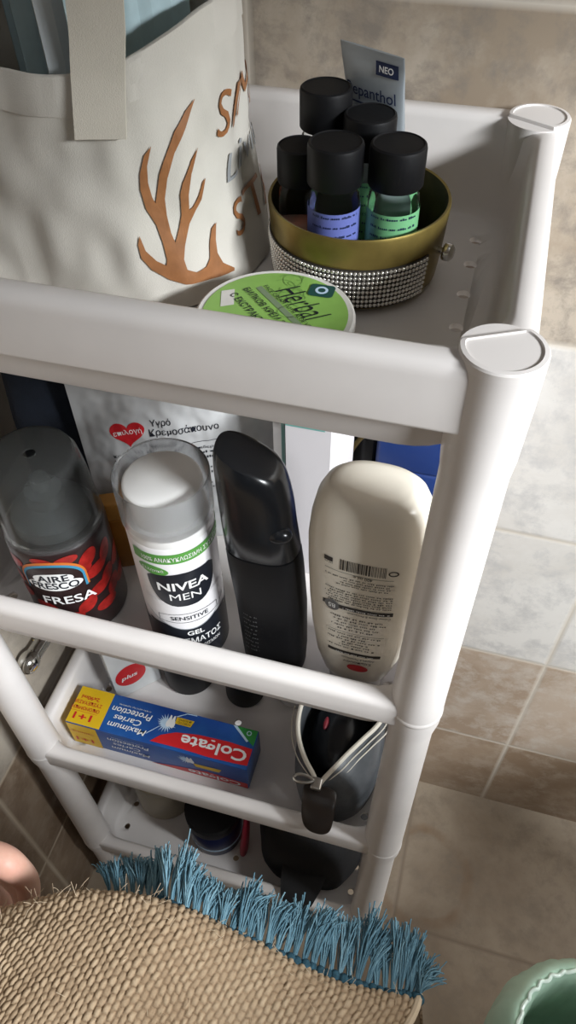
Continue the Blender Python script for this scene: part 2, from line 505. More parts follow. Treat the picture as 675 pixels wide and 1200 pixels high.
class Decal:
    def __init__(self, edge=0.004):
        self.t, self.edge = [], edge
    def poly(self, pts):
        tris = geometry.tessellate_polygon([[Vector((p[0], p[1], 0)) for p in pts]])
        self.t += [[tuple(pts[i][:2]) for i in t] for t in tris]
        return self
    def rect(self, x0, y0, x1, y1):
        return self.poly([(x0, y0), (x1, y0), (x1, y1), (x0, y1)])
    def ellipse(self, cx, cy, a, b, n=28, rot=0.0, a0=0.0, a1=2 * PI):
        c, s = math.cos(rot), math.sin(rot)
        pts = []
        for i in range(n):
            t = a0 + (a1 - a0) * i / (n if a1 - a0 > 6.2 else n - 1)
            x, y = a * math.cos(t), b * math.sin(t)
            pts.append((cx + c * x - s * y, cy + s * x + c * y))
        return self.poly(pts)
    def ring(self, cx, cy, a, b, w, n=28, a0=0.0, a1=2 * PI):
        for i in range(n):
            t0, t1 = a0 + (a1 - a0) * i / n, a0 + (a1 - a0) * (i + 1) / n
            p = lambda q, e: (cx + (a + e) * math.cos(q), cy + (b + e) * math.sin(q))
            self.poly([p(t0, 0), p(t1, 0), p(t1, w), p(t0, w)])
        return self
    def line(self, pts, w):
        for (x0, y0), (x1, y1) in zip(pts, pts[1:]):
            l = math.hypot(x1 - x0, y1 - y0) or 1
            nx, ny = -(y1 - y0) / l * w / 2, (x1 - x0) / l * w / 2
            self.poly([(x0 - nx, y0 - ny), (x1 - nx, y1 - ny), (x1 + nx, y1 + ny), (x0 + nx, y0 + ny)])
        return self
    def text(self, body, cx, cy, width=None, height=None, bold=0.0, shear=0.0, rot=0.0, spacing=1.0):
        tr = text_tris(body, bold, shear, spacing)
        if not tr:
            return self
        xs = [p[0] for t in tr for p in t]; ys = [p[1] for t in tr for p in t]
        w, h = max(xs) - min(xs), max(ys) - min(ys)
        sx = width / w if width else height / h
        sy = height / h if height else sx
        mx, my = (max(xs) + min(xs)) / 2, (max(ys) + min(ys)) / 2
        c, s = math.cos(rot), math.sin(rot)
        for t in tr:
            q = []
            for x, y in t:
                x, y = (x - mx) * sx, (y - my) * sy
                q.append((cx + c * x - s * y, cy + s * x + c * y))
            self.t.append(q)
        return self
    def small_print(self, x0, x1, y, h, rnd, rot=0.0):
        """a line of print too small to read: word-like dashes"""
        x = x0
        while x < x1:
            w = min(rnd.uniform(1.2, 4.5) * h, x1 - x)
            n = max(1, int(w / (h * 0.75)))
            for i in range(n):
                a = x + i * w / n
                yy = y + (a - x0) * math.tan(rot)
                hh = h * rnd.choice((0.65, 0.65, 0.95))
                self.rect(a, yy, a + w / n * 0.62, yy + hh)
            x += w + h * 0.7
        return self
    def build(self, name, m, parent, fn, lift=0.0003, smooth=False):
        v, f, idx = [], [], {}
        def put(p):
            key = (round(p[0], 6), round(p[1], 6))
            if key not in idx:
                idx[key] = len(v)
                P, N = fn(p[0], p[1])
                v.append(Vector(P) + Vector(N) * lift)
            return idx[key]
        st = list(self.t)
        while st:
            t = st.pop()
            ls = [math.hypot(t[i][0] - t[(i + 1) % 3][0], t[i][1] - t[(i + 1) % 3][1]) for i in range(3)]
            k = ls.index(max(ls))
            if ls[k] > self.edge:
                a, b, c = t[k], t[(k + 1) % 3], t[(k + 2) % 3]
                mid = ((a[0] + b[0]) / 2, (a[1] + b[1]) / 2)
                st += [[a, mid, c], [mid, b, c]]
            else:
                ids = [put(p) for p in t]
                if len(set(ids)) == 3:
                    f.append(ids)
        o = link_mesh(name, v, f, m, parent, smooth=smooth)
        return o

def on_cylinder(r, a0=0.0, z0=0.0, c=(0, 0), taper=None):
    """u runs to the viewer's right around a vertical cylinder, v is height; a0 = bearing from -y towards +x"""
    def fn(u, v):
        rr = r if taper is None else taper(v)
        a = a0 + u / r
        n = (math.sin(a), -math.cos(a), 0)
        return (c[0] + rr * n[0], c[1] + rr * n[1], z0 + v), n
    return fn

def on_plane(o, u, v):
    o, u, v = Vector(o), Vector(u).normalized(), Vector(v).normalized()
    n = u.cross(v)
    return lambda a, b: (o + u * a + v * b, n)

# ------------------------------------------------------------------ the room
def slab(name, x0, y0, z0, x1, y1, z1, m):
    return structure(Geo().box(x0, y0, z0, x1, y1, z1).build(name, m, smooth=False))
WALL_Y, WALL_X = 0.2275, -0.362
slab('floor', WALL_X - 0.1, -1.6, -0.05, 1.7, WALL_Y + 0.1, 0.0, 'floor')
slab('wall_back', WALL_X - 0.1, WALL_Y, 0.0, 1.7, WALL_Y + 0.1, 2.4, 'wall_tile')
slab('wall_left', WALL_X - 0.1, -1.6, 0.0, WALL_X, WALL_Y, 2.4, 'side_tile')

# added unseen blocker: stepped base and overhead slab cast shade into the room
structure(Geo().box(0.42, -0.175, 0.0, 0.52, 0.06, 0.53).box(0.42, -1.3, 0.0, 0.52, -0.175, 0.97).box(0.42, -1.3, 1.23, 0.52, WALL_Y, 2.4).build('light_blocker', 'side_tile', smooth=False))

# ------------------------------------------------------------------ the trolley
RIM = (0.925, 0.667, 0.410, 0.153)          # top of each tray's rim
FLOOR = tuple(z - 0.0545 for z in RIM)       # inside floor of each tray
BAND = (0.033, 0.026, 0.026, 0.026)         # height of the rim's outer face
X0, X1, Y0, Y1 = -0.3440, 0.0127, -0.0130, 0.2180
trolley = thing('storage_trolley', 'white plastic four-tier storage trolley standing in the tiled corner', 'trolley', (X1 * 0, 0, 0))

def make_tray(k):
    z, h = RIM[k], BAND[k]
    prof = [(0.030, -0.0580, 0.020), (0.0165, -0.0575, 0.030), (0.0130, -0.054, 0.032), (0.0105, -h, 0.030), (0.0018, -h, 0.014), (0.0006, -h + 0.0010, 0.0135), (0.0002, -h + 0.0025, 0.0135),
            (0.0002, -h * 0.5, 0.0135), (0.0002, -0.0070, 0.0135), (0.0004, -0.0050, 0.0135), (0.0012, -0.002, 0.0135), (0.0036, 0.0, 0.014), (0.0098, 0.0, 0.024), (0.0122, -0.0012, 0.029), (0.0137, -0.0045, 0.031),
            (0.0147, -0.030, 0.031), (0.0160, -0.047, 0.030), (0.0174, -0.0530, 0.029), (0.0206, -0.055, 0.027), (0.030, -0.055, 0.024)]
    loops = [rrect(X0 + i, Y0 + i, X1 - i, Y1 - i, max(r, 0.002), z + dz, 8) for i, dz, r in prof]
    o = Geo().loft(loops).build('tray', 'plastic', trolley, angle=50)
    # drain holes drilled through the tray floor
    cut = Geo()
    rows = [0.030, 0.0595, 0.0895, 0.1192, 0.1485, 0.1742]
    for hx in (-0.0200, -0.1660, -0.3120):
        for hy in rows:
            cut.lathe([(0.0037, -0.07), (0.0037, -0.04)], 18, (hx, hy, z))
    c = cut.build('drill', 'plastic')
    md = o.modifiers.new('holes', 'BOOLEAN')
    md.operation, md.object, md.solver = 'DIFFERENCE', c, 'EXACT'
    bpy.context.view_layer.update()
    finalize(o)
    bpy.data.objects.remove(c)
    for p in o.data.polygons:                # the pierced floor stays flat
        if abs(p.normal.z) > 0.9995 and p.area > 0.002:
            p.use_smooth = False
    return o
for k in range(4):
    make_tray(k)

def make_post(x, y):
    sx, sy = (1 if x > -0.1 else -1), (-1 if y < 0.1 else 1)
    g = Geo()
    prof = [(0.0105, 0.0), (0.0125, 0.002), (0.0138, 0.012)]
    for k in (3, 2, 1):
        lo = RIM[k] - 0.030
        prof += [(0.0142, lo - 0.012), (0.0165, RIM[k] - 0.024), (0.0165, RIM[k] - 0.002), (0.0163, RIM[k] + 0.006)]
    prof += [(0.0147, RIM[0] - 0.060), (0.0156, RIM[0] - 0.050), (0.0162, RIM[0] - 0.020), (0.0163, RIM[0] + 0.0005)]
    g.lathe(prof, 40, (x, y, 0))
    p = g.build('post', 'plastic', trolley, angle=60)
    for k in (1, 2, 3):
        z = RIM[k] - 0.012
        Geo().lathe([(0.0150, z - 0.0060), (0.0167, z - 0.0030), (0.0170, z - 0.0010), (0.0169, z + 0.0010), (0.0158, z + 0.0040)], 40, (x, y, 0), False, False).build('collar', 'collar', p)
    z = RIM[0]
    pts = []
    for i in range(40):                      # cap: a rounded D whose flat side faces the tray
        t = 2 * PI * i / 40
        px, py = 0.0163 * math.cos(t), 0.0163 * math.sin(t)
        d = px * (-sx) * 0.45 + py * (-sy) * 0.89
        if d > 0.0085:
            k = d - 0.0085
            px -= (-sx) * 0.45 * k; py -= (-sy) * 0.89 * k
        pts.append((px, py))
    loops = []
    for s, dz in ((1.0, -0.002), (1.0, 0.0012), (0.965, 0.0021), (0.86, 0.0023), (0.84, 0.0016), (0.3, 0.0016)):
        loops.append([(x + a * s, y + b * s, z + dz) for a, b in pts])
    Geo().loft(loops).build('cap', 'collar', p, angle=30)
for px in (0.0, -0.3313):
    for py in (0.0, 0.205):
        make_post(px, py)

# ------------------------------------------------------------------ top tray: canvas tote
Z1 = FLOOR[0]
BA, BB, BN, BX, BY = 0.0975, 0.064, 2.6, -0.2262, 0.1215
BAG_TOP = 0.993
def bag_top(th):
    th = (th + PI) % (2 * PI) - PI
    f = min(1.0, max(0.0, (th - 0.25) / 1.15))
    return 0.979 + 0.018 * f * f * (3 - 2 * f) + (0.012 if th < -1.6 else 0.0) * min(1.0, (-1.6 - th) * 2)
def bag_surface(th, z):
    c, s = math.cos(th), math.sin(th)
    t = (z - Z1) / (BAG_TOP - Z1)
    w = 1.0 - 0.060 * max(0.0, t) + 0.010 * math.sin(PI * t)
    wx = 0.89 + 0.11 * max(0.0, 1 - max(0.0, t) / 0.62) ** 1.6
    x = BA * wx * math.copysign(abs(s) ** (2 / BN), s)
    y = -BB * w * math.copysign(abs(c) ** (2 / BN), c)
    d = 0.0050 * noise.noise(Vector((x * 26, y * 26, z * 17 + 3.1))) + 0.0026 * noise.noise(Vector((x * 70 + 5, y * 70, z * 40)))
    d -= 0.0045 * math.exp(-((th + 0.15 + (z - 0.93) * 2.0) / 0.10) ** 2) * (1 - t)
    n = Vector((x / BA ** 2, y / BB ** 2, 0)).normalized()
    if t > 0.93:
        d *= 0.5
    return Vector((BX + x, BY + y, z)) + n * d, n
bag = thing('tote_bag', 'cream canvas tote bag printed with brown antlers, on the top tray at left', 'bag', (BX, BY, Z1))
g = Geo()
NS, NZ = 220, 54
def bag_shell(inset, z0):
    out = []
    for k in range(NZ + 1):
        ring = []
        for j in range(NS):
            th = 2 * PI * j / NS
            p, n = bag_surface(th, z0 + (bag_top(th) - z0) * k / NZ)
            ring.append(p - n * inset)
        out.append(ring)
    return out
outer = bag_shell(0, Z1 + 0.001)
inner = list(reversed(bag_shell(0.0018, Z1 + 0.004)))
o = Geo().loft(outer + inner).move(Matrix.Translation((-BX, -BY, -Z1))).build('bag_body', 'canvas', bag, angle=70)
# double hem band round the mouth
hem = [[], [], [], [], []]
for j in range(NS):
    th = 2 * PI * j / NS
    zt = bag_top(th)
    p0, n0 = bag_surface(th, zt - 0.015)
    p1, n1 = bag_surface(th, zt)
    for lst, q in zip(hem, (p0, p0 + n0 * 0.0006, p1 + n1 * 0.0006, p1 - n1 * 0.0008 + Vector((0, 0, 0.0007)), p1 - n1 * 0.0024)):
        lst.append(q)
Geo().loft(hem, False, False).move(Matrix.Translation((-BX, -BY, -Z1))).build('hem', 'canvas', bag, angle=60)

def on_bag(th, z):
    p, n = bag_surface(th, z)
    return p - Vector((BX, BY, Z1)), n
class BagDecal(Decal):
    pass
ANTLER = [(1.249, 0.8814), (1.138, 0.8877), (1.113, 0.8933), (1.134, 0.8995), (1.176, 0.9073), (1.122, 0.9053), (1.063, 0.899), (1.028, 0.893), (0.975, 0.89), (0.889, 0.8893), (0.821, 0.8918), (0.817, 0.8968), (0.851, 0.9029), (0.929, 0.9124), (1.002, 0.9174), (1.076, 0.9211), (1.15, 0.9297), (1.112, 0.9285), (1.053, 0.9236), (0.985, 0.9198), (0.945, 0.9188), (0.96, 0.9262), (1.009, 0.9353), (1.103, 0.945), (1.028, 0.9416), (0.929, 0.9326), (0.894, 0.9273), (0.885, 0.9214), (0.877, 0.9174), (0.84, 0.9116), (0.786, 0.9055), (0.772, 0.9104), (0.77, 0.9187), (0.78, 0.9267), (0.823, 0.936), (0.898, 0.9463), (1.003, 0.9557), (1.105, 0.9655), (1.016, 0.9617), (0.917, 0.9551), (0.813, 0.9436), (0.772, 0.9384), (0.739, 0.9311), (0.71, 0.9254), (0.696, 0.9285), (0.687, 0.9354), (0.699, 0.9428), (0.744, 0.9512), (0.69, 0.9475), (0.645, 0.9395), (0.63, 0.9329), (0.64, 0.924), (0.684, 0.9155), (0.699, 0.9069), (0.699, 0.8981), (0.684, 0.8956), (0.629, 0.8987), (0.578, 0.9045), (0.562, 0.9121), (0.541, 0.908), (0.541, 0.9014), (0.586, 0.8946), (0.678, 0.8882), (0.787, 0.8846), (0.952, 0.8831), (1.107, 0.8819), (1.241, 0.88)]
Decal(0.03).poly(ANTLER).build('antler_print', 'antler', bag, on_bag, 0.0009)
Decal(0.02).text('SIMPLE', 1.88, 0.9530, 1.14, 0.0185, 0.0, 0.2).build('upper_lettering', 'antler', bag, on_bag, 0.0009)
Decal(0.02).text('STAG', 1.83, 0.9020, 0.90, 0.0185, 0.0).build('lower_lettering', 'antler', bag, on_bag, 0.0009)
Decal(0.02).text('Living', 1.80, 0.9255, 0.84, 0.0165, 0.0, 0.2).build('grey_lettering', 'grey_print', bag, on_bag, 0.0009)

# strap: sewn patch on the outside, then a loop above the mouth
def strap_strip():
    w = 0.0108
    path = []
    th_of = lambda z: 0.462 + (z - 0.957) * 1.6
    for i in range(11):
        z = 0.957 + (bag_top(0.48) - 0.957) * i / 10
        p, n = bag_surface(th_of(z), z)
        path.append((p + n * 0.0022, n))
    p, n = path[-1]
    top = [(0.003, 0.015, 0.000), (0.004, 0.028, 0.001), (0.006, 0.055, 0.004), (0.004, 0.085, 0.014), (-0.008, 0.115, 0.032), (-0.03, 0.128, 0.05)]
    for dx, dz, dy in top:
        path.append((p + Vector((dx, dy, dz)), n))
    side = Vector((0.965, 0.26, 0))
    loops = []
    for q, n in path:
        n2 = side.cross(Vector((0, 0, 1)))
        loops.append([q - side * w, q - side * w * 0.4, q + side * w * 0.4, q + side * w,
                      q + side * w + n2 * 0.0016, q + side * w * 0.4 + n2 * 0.0016, q - side * w * 0.4 + n2 * 0.0016, q - side * w + n2 * 0.0016])
    return Geo().loft(loops)
strap_strip().move(Matrix.Translation((-BX, -BY, -Z1))).build('handle', 'strap', bag, angle=50)

# pleated face masks standing in the tote
def make_mask(x, y, yaw, lean, h, w, m, label):
    t = thing('face_mask', label, 'face mask', (x, y, 0.905), yaw, 'face masks standing in the tote bag')
    rows = 26
    loops = []
    for i in range(rows + 1):
        v = i / rows
        yy = lean * v * h
        lp = []
        for j in range(41):
            u = j / 40 - 0.5
            pl = 0.0030 * abs(((u * 5.5 + 0.2) % 1.0) - 0.5)
            lp.append((u * w, yy - pl - 0.010 * (1 - 4 * u * u) * 0.4, v * h))
        for j in range(40, -1, -1):
            u = j / 40 - 0.5
            pl = 0.0030 * abs(((u * 5.5 + 0.2) % 1.0) - 0.5)
            lp.append((u * w, yy - pl + 0.0012 - 0.010 * (1 - 4 * u * u) * 0.4, v * h))
        loops.append(lp)
    Geo().loft(loops).build('pleated_panel', m, t, angle=25)
    Geo().box(-w / 2 - 0.001, -0.002 + lean * h, h - 0.004, w / 2 + 0.001, 0.002 + lean * h, h + 0.002, 0.0008).build('nose_edge', 'mask_white', t)
    return t
make_mask(-0.1760, 0.1030, 0.80, 0.05, 0.118, 0.055, 'mask_blue', 'pale blue pleated mask nearest the strap in the tote, right of the handle')
make_mask(-0.1880, 0.1135, 0.80, 0.05, 0.124, 0.070, 'mask_white', 'whitish pleated mask second in from the right in the tote')
make_mask(-0.2000, 0.1240, 0.80, 0.05, 0.125, 0.080, 'mask_blue', 'pale blue pleated mask behind the strap in the tote')
make_mask(-0.2130, 0.1340, 0.80, 0.05, 0.128, 0.075, 'mask_blue', 'leftmost pale blue mask, deepest in the tote')
comb = thing('hair_brush', 'black object poking out at the left end of the tote mouth', 'brush', (-0.268, 0.098, 0.90))
Geo().loft([selip(0, 0, 0.010, 0.008, 0.0, 2.4, 24), selip(0, 0, 0.012, 0.009, 0.05, 2.4, 24), selip(0, 0, 0.022, 0.011, 0.085, 2.4, 24), selip(0, 0, 0.024, 0.011, 0.115, 2.4, 24), selip(0, 0, 0.015, 0.008, 0.125, 2.4, 24)]).build('brush_body', 'black', comb)
gb = Geo()
for i in range(5):
    for j in range(5):
        gb.tube([(-0.014 + 0.007 * i, -0.010, 0.075 + 0.009 * j), (-0.014 + 0.007 * i, -0.018, 0.075 + 0.009 * j)], 0.0009, 6)
gb.build('bristles', 'black', comb)

# ------------------------------------------------------------------ brass bowl with bottles
BWX, BWY = -0.0795, 0.1288
bowl = thing('brass_bowl', 'round brass dish banded with rhinestones, holding small bottles on the top tray', 'bowl', (BWX, BWY, Z1))
prof = [(0.030, 0.0), (0.0395, 0.0008), (0.0425, 0.004), (0.0438, 0.015), (0.0448, 0.030), (0.0456, 0.0400), (0.0451, 0.0413), (0.0439, 0.0410)]
Geo().lathe(prof, 72, cap1=False).build('dish', 'brass', bowl)
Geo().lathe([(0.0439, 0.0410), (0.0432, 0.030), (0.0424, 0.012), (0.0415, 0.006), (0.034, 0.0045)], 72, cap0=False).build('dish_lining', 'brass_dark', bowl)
gb, gs = Geo(), Geo()
def bowl_r(z):
    return 0.0432 + (z - 0.010) * 0.085
ROWS = 8
for i in range(66):
    a = math.radians(-118 + i * (178 / 65))
    for r in range(ROWS):
        z = 0.0058 + r * 0.00262
        rr = bowl_r(z) + 0.0009
        gs.ball((rr * math.sin(a), -rr * math.cos(a), z), 0.00108, 8, 6)
lo = []
for i in range(61):
    a = math.radians(-120 + i * 182 / 60)
    lo.append([(q * math.sin(a), -q * math.cos(a), z) for q, z in ((bowl_r(0.004), 0.004), (bowl_r(0.004) + 0.0007, 0.004), (bowl_r(0.0258) + 0.0007, 0.0258), (bowl_r(0.0258), 0.0258))])
band = Geo().loft(lo).build('rhinestone_band', 'stone_base', bowl)
gs.build('rhinestones', 'stone', band)
aq = math.radians(76)
axis = Matrix.Translation((0.0443 * math.sin(aq), -0.0443 * math.cos(aq), 0.0230)) @ Matrix.Rotation(aq - PI / 2, 4, 'Z') @ Matrix.Rotation(PI / 2, 4, 'Y')
Geo().lathe([(0.0018, -0.001), (0.0018, 0.003), (0.0040, 0.0032), (0.0044, 0.0045), (0.0042, 0.0068), (0.0028, 0.0080), (0.0012, 0.0082)], 20).move(axis).build('screw', 'silver', bowl)

def make_bottle(x, y, top, r, capr, caph, label, lab=None, liquid='liquid_clear', azim=0.25, seed=1):
    z0 = Z1 + 0.0050
    h = top - z0
    t = thing('travel_bottle', label, 'bottle', (x, y, z0), 0, 'travel bottles in the brass bowl')
    nb = h - caph
    body = Geo().lathe([(r * 0.8, 0), (r * 0.95, 0.0006), (r, 0.002), (r, nb - 0.007), (r * 0.96, nb - 0.004), (r * 0.80, nb - 0.001), (r * 0.78, nb + 0.004)], 40)
    body.build('bottle_body', 'clear', t)
    Geo().lathe([(r * 0.78, 0.0012), (r * 0.93, 0.002), (r * 0.935, nb * 0.52), (r * 0.2, nb * 0.52)], 32).build('lotion', liquid, t)
    Geo().lathe([(capr * 0.97, 0), (capr, 0.0006), (capr, caph - 0.0020), (capr * 0.97, caph - 0.0006), (capr * 0.90, caph), (capr * 0.86, caph - 0.0005), (capr * 0.3, caph - 0.0005)], 48).move(Matrix.Translation((0, 0, nb))).build('screw_cap', 'black', t)
    if lab:
        fn = on_cylinder(r, azim)
        lz0, lz1 = 0.0035, nb - 0.0098
        lb = Decal(0.003).rect(-r * 2.7, lz0, r * 2.7, lz1).build('wrap_label', lab, t, fn, 0.0003, True)
        rnd = random.Random(seed)
        d = Decal(0.01)
        n = 8
        for i in range(n):
            y0 = lz1 - 0.0022 - i * (lz1 - lz0 - 0.002) / n
            if i == 3:
                d.text('SKIN ESSENTIALS', 0.001, y0 + 0.0007, 0.0165, 0.0014, 0.01)
            else:
                d.small_print(-0.0105, 0.0125, y0, 0.0012, rnd)
        d.build('label_print', 'ink_blue', lb, fn, 0.0006)
    return t
make_bottle(-0.1018, 0.1462, 0.9535, 0.0122, 0.0128, 0.0185, 'black capped travel bottle at the back left of the brass bowl', None, seed=2)
make_bottle(-0.0783, 0.1388, 0.9465, 0.0122, 0.0128, 0.0185, 'black capped travel bottle in the middle of the bowl, in front of the silver tube', 'green_label', seed=3)
make_bottle(-0.1080, 0.1205, 0.9365, 0.0105, 0.0110, 0.0175, 'small black capped bottle of reddish lotion at the left of the brass bowl', None, 'liquid_red', seed=4)
make_bottle(-0.0868, 0.1037, 0.9470, 0.0122, 0.0129, 0.0185, 'black capped travel bottle with a periwinkle blue label, front of the bowl', 'blue_label', azim=0.22, seed=5)
make_bottle(-0.0597, 0.1102, 0.9465, 0.0122, 0.0129, 0.0185, 'black capped travel bottle with a mint green label, front right of the bowl', 'green_label', azim=0.14, seed=6)

# silver tube leaning against the back of the bowl
tube = thing('cream_tube', 'flat silver cream tube leaning at the back of the brass bowl', 'tube', (-0.0695, 0.1570, Z1 + 0.006))
ax = Vector((-0.16, 0.05, 1.0)).normalized()
sd = Vector((math.cos(-0.40), math.sin(-0.40), 0)); sd = (sd - ax * sd.dot(ax)).normalized(); sd = (sd - ax * 0.2).normalized()
nr = sd.cross(ax).normalized()
L = 0.0905
TUBE = ((0, 0.011, 0.006), (0.06, 0.0122, 0.0062), (0.5, 0.0155, 0.0052), (0.85, 0.0176, 0.0026), (0.93, 0.0182, 0.0012), (0.94, 0.0182, 0.0009), (1.0, 0.0184, 0.0009))
loops = []
for t, w, th in TUBE:
    loops.append([ax * (t * L) + sd * (w * math.cos(a)) * (abs(math.cos(a)) ** -0.3 if abs(math.cos(a)) > 0.05 else 1) + nr * th * math.sin(a) for a in [2 * PI * j / 40 for j in range(40)]])
Geo().loft(loops).build('tube_body', 'foil', tube)
def on_tube(u, v):
    t = v / L
    for (t0, w0, h0), (t1, w1, h1) in zip(TUBE, TUBE[1:]):
        if t0 <= t <= t1:
            k = (t - t0) / (t1 - t0)
            w, th = w0 + (w1 - w0) * k, h0 + (h1 - h0) * k
            break
    c = min(1.0, abs(u) / w) ** (1 / 0.7)
    return ax * v + sd * u + nr * th * math.sqrt(max(0.0, 1 - c * c)), nr
lb = Decal(0.003)
lb.text('Bepanthol', -0.0004, 0.0715, 0.0285, 0.0068, 0.006).line([(-0.0145, 0.0668), (0.0135, 0.0668)], 0.0008).rect(0.003, 0.0810, 0.0155, 0.0868)
lb.build('dark_print', 'ink_blue', tube, on_tube, 0.0006)
Decal(0.003).text('NEO', 0.009, 0.0839, 0.008, 0.0028, 0.02).build('white_print', 'white_ink', tube, on_tube, 0.0009)
Decal(0.003).text('DERMA', -0.001, 0.0625, 0.017, 0.0030, 0.0, spacing=1.4).build('grey_print', 'ink_grey', tube, on_tube, 0.0006)
rnd = random.Random(3)
d = Decal(0.003)
for i in range(4):
    d.small_print(0.000, 0.0125, 0.0545 - i * 0.0032, 0.0018, rnd)
d.build('pink_print', 'pink_ink', tube, on_tube, 0.0006)

# herbal cream jar
JX, JY, JR = -0.1005, 0.0485, 0.0370
jar = thing('cream_jar', 'round white cream jar with green lid label at the front of the top tray', 'jar', (JX, JY, Z1))
Geo().lathe([(JR * 0.9, 0), (JR * 0.94, 0.0006), (JR * 0.95, 0.002), (JR * 0.95, 0.010)], 72).build('jar_base', 'cream_lid', jar)
Geo().lathe([(JR * 0.93, 0.0085), (JR, 0.009), (JR, 0.0190), (JR * 0.99, 0.0202), (JR * 0.965, 0.0208), (JR * 0.93, 0.0206), (JR * 0.2, 0.0206)], 72).build('lid', 'cream_lid', jar)
u, v = Vector((0.731, -0.682, 0)), Vector((0.682, 0.731, 0))
jf = on_plane((0, 0, 0.0206), u, v)
lab = Decal(0.05).ellipse(0, 0, 0.0335, 0.0335, 64).build('lid_label', 'herb_green', jar, jf, 0.0003)
dc = Decal(0.02)
rnd = random.Random(11)
for k in range(7):                            # leafy scrolls
    cx, cy, a0 = rnd.uniform(-0.02, 0.006), rnd.uniform(0.004, 0.024), rnd.uniform(0, 6)
    pts = [(cx + (0.0015 + 0.0016 * t) * math.cos(a0 + t * 1.5), cy + (0.0015 + 0.0016 * t) * math.sin(a0 + t * 1.5)) for t in [i * 0.25 for i in range(16)]]
    dc.line([p for p in pts if math.hypot(*p) < 0.033], 0.0004)
dc.build('scroll_print', 'herb_curl', lab, jf, 0.0005)
Decal(0.02).rect(-0.0225, 0.0030, 0.0235, 0.0060).build('stripe', 'stripe', lab, jf, 0.0005)
Decal(0.02).poly([(-0.029, -0.012), (-0.027, -0.006), (-0.016, -0.0125), (-0.018, -0.0185)]).build('pale_patch', 'cream_lid', lab, jf, 0.0005)
dt = Decal(0.02)
dt.text('Herbal', 0.000, 0.0150, 0.0300, 0.0125, -0.008, 0.35)
dt.text('FACE CREAM WITH ALOE VERA', 0.000, 0.0076, 0.043, 0.0023)
dt.text('БИЛКОВ КРЕМ ЗА ЛИЦЕ', 0.000, -0.0015, 0.049, 0.0043, 0.01)
dt.text('С ЕКСТРАКТ АЛОЕ ВЕРА', 0.001, -0.0085, 0.050, 0.0040, 0.01)
dt.build('lid_print', 'ink', lab, jf, 0.0007)
em = Decal(0.02)
q = rrect(-0.006, -0.005, 0.006, 0.005, 0.002, 0, 4)
c45, s45 = math.cos(0.75), math.sin(0.75)
em.poly([(-0.0035 + a * c45 - b * s45, 0.0278 + (a * s45 + b * c45)) for a, b, _ in q])
em.build('emblem', 'emblem', lab, jf, 0.0007)
Decal(0.02).ring(-0.0035, 0.0278, 0.0018, 0.0018, 0.0013, 16).build('emblem_ring', 'star', lab, jf, 0.0009)

# ------------------------------------------------------------------ second tray
Z2 = FLOOR[1]
# air freshener refill
AX, AY, AR = -0.2585, 0.0425, 0.0340
can = thing('air_freshener', 'air freshener can printed with red berries under a smoky clear cap', 'aerosol can', (AX, AY, Z2))
Geo().lathe([(0.029, 0), (0.0325, 0.0006), (AR, 0.004), (AR, 0.090), (0.0328, 0.0945), (0.030, 0.097), (0.012, 0.0985)], 64).build('can_body', 'can_dark', can)
Geo().lathe([(0.0328, 0.0950), (0.0335, 0.0955), (0.0328, 0.1000), (0.0312, 0.1010), (0.0312, 0.096)], 64, cap0=False, cap1=False).build('cap_ring', 'frost', can)
capo = [(0.0330, 0.0975), (0.0322, 0.112), (0.0305, 0.135), (0.0285, 0.1495), (0.0262, 0.1540), (0.0225, 0.1555), (0.004, 0.1557)]
capi = [(0.004, 0.1545), (0.0220, 0.1543), (0.0254, 0.1528), (0.0275, 0.1485), (0.0294, 0.135), (0.0311, 0.112), (0.0319, 0.0975)]
Geo().lathe(capo + capi, 64, cap0=False, cap1=False).build('clear_cap', 'smoke', can)
Geo().lathe([(0.026, 0.0975), (0.0255, 0.106), (0.018, 0.111), (0.0125, 0.114), (0.0120, 0.124), (0.0065, 0.126), (0.006, 0.134), (0.002, 0.135)], 40).build('nozzle', 'foil', can)
cf = on_cylinder(AR, math.radians(17))
rnd = random.Random(5)
db = Decal(0.004)
spots = [(0.026, 0.081, 0.010, 0.0065, 0.9), (0.030, 0.066, 0.011, 0.006, 0.3), (0.037, 0.052, 0.010, 0.006, 1.0), (0.020, 0.073, 0.008, 0.005, 0.1),
         (0.041, 0.075, 0.010, 0.006, 1.2), (0.028, 0.046, 0.011, 0.006, 0.3), (0.040, 0.038, 0.010, 0.006, 1.0), (0.012, 0.088, 0.009, 0.0045, 0.1),
         (-0.004, 0.089, 0.008, 0.004, -0.2), (0.016, 0.035, 0.010, 0.006, 0.8), (-0.012, 0.036, 0.010, 0.006, -0.5), (0.003, 0.025, 0.010, 0.006, 0.2),
         (-0.028, 0.080, 0.010, 0.006, 0.4), (-0.034, 0.062, 0.010, 0.006, -0.3), (-0.030, 0.045, 0.010, 0.006, 0.4), (0.030, 0.026, 0.010, 0.006, 0.1), (-0.018, 0.020, 0.010, 0.006, 0.1), (0.052, 0.058, 0.010, 0.006, 0.6), (0.053, 0.036, 0.010, 0.006, 0.2)]
for cx, cy, a, b, r in spots:
    db.ellipse(cx, cy, a * 0.92, b * 0.92, 20, r)
art = db.build('berry_print', 'berry', can, cf, 0.0003, True)
Decal(0.004).ellipse(0, 0.0700, 0.0225, 0.0195, 36, 0, 0.1, PI - 0.1).rect(-0.0224, 0.058, 0.0224, 0.0722).build('logo_orange', 'orange', can, cf, 0.00055, True)
Decal(0.004).ellipse(0, 0.0695, 0.0212, 0.0175, 36, 0, 0.1, PI - 0.1).rect(-0.0211, 0.0575, 0.0211, 0.0715).build('logo_blue', 'sky', can, cf, 0.00075, True)
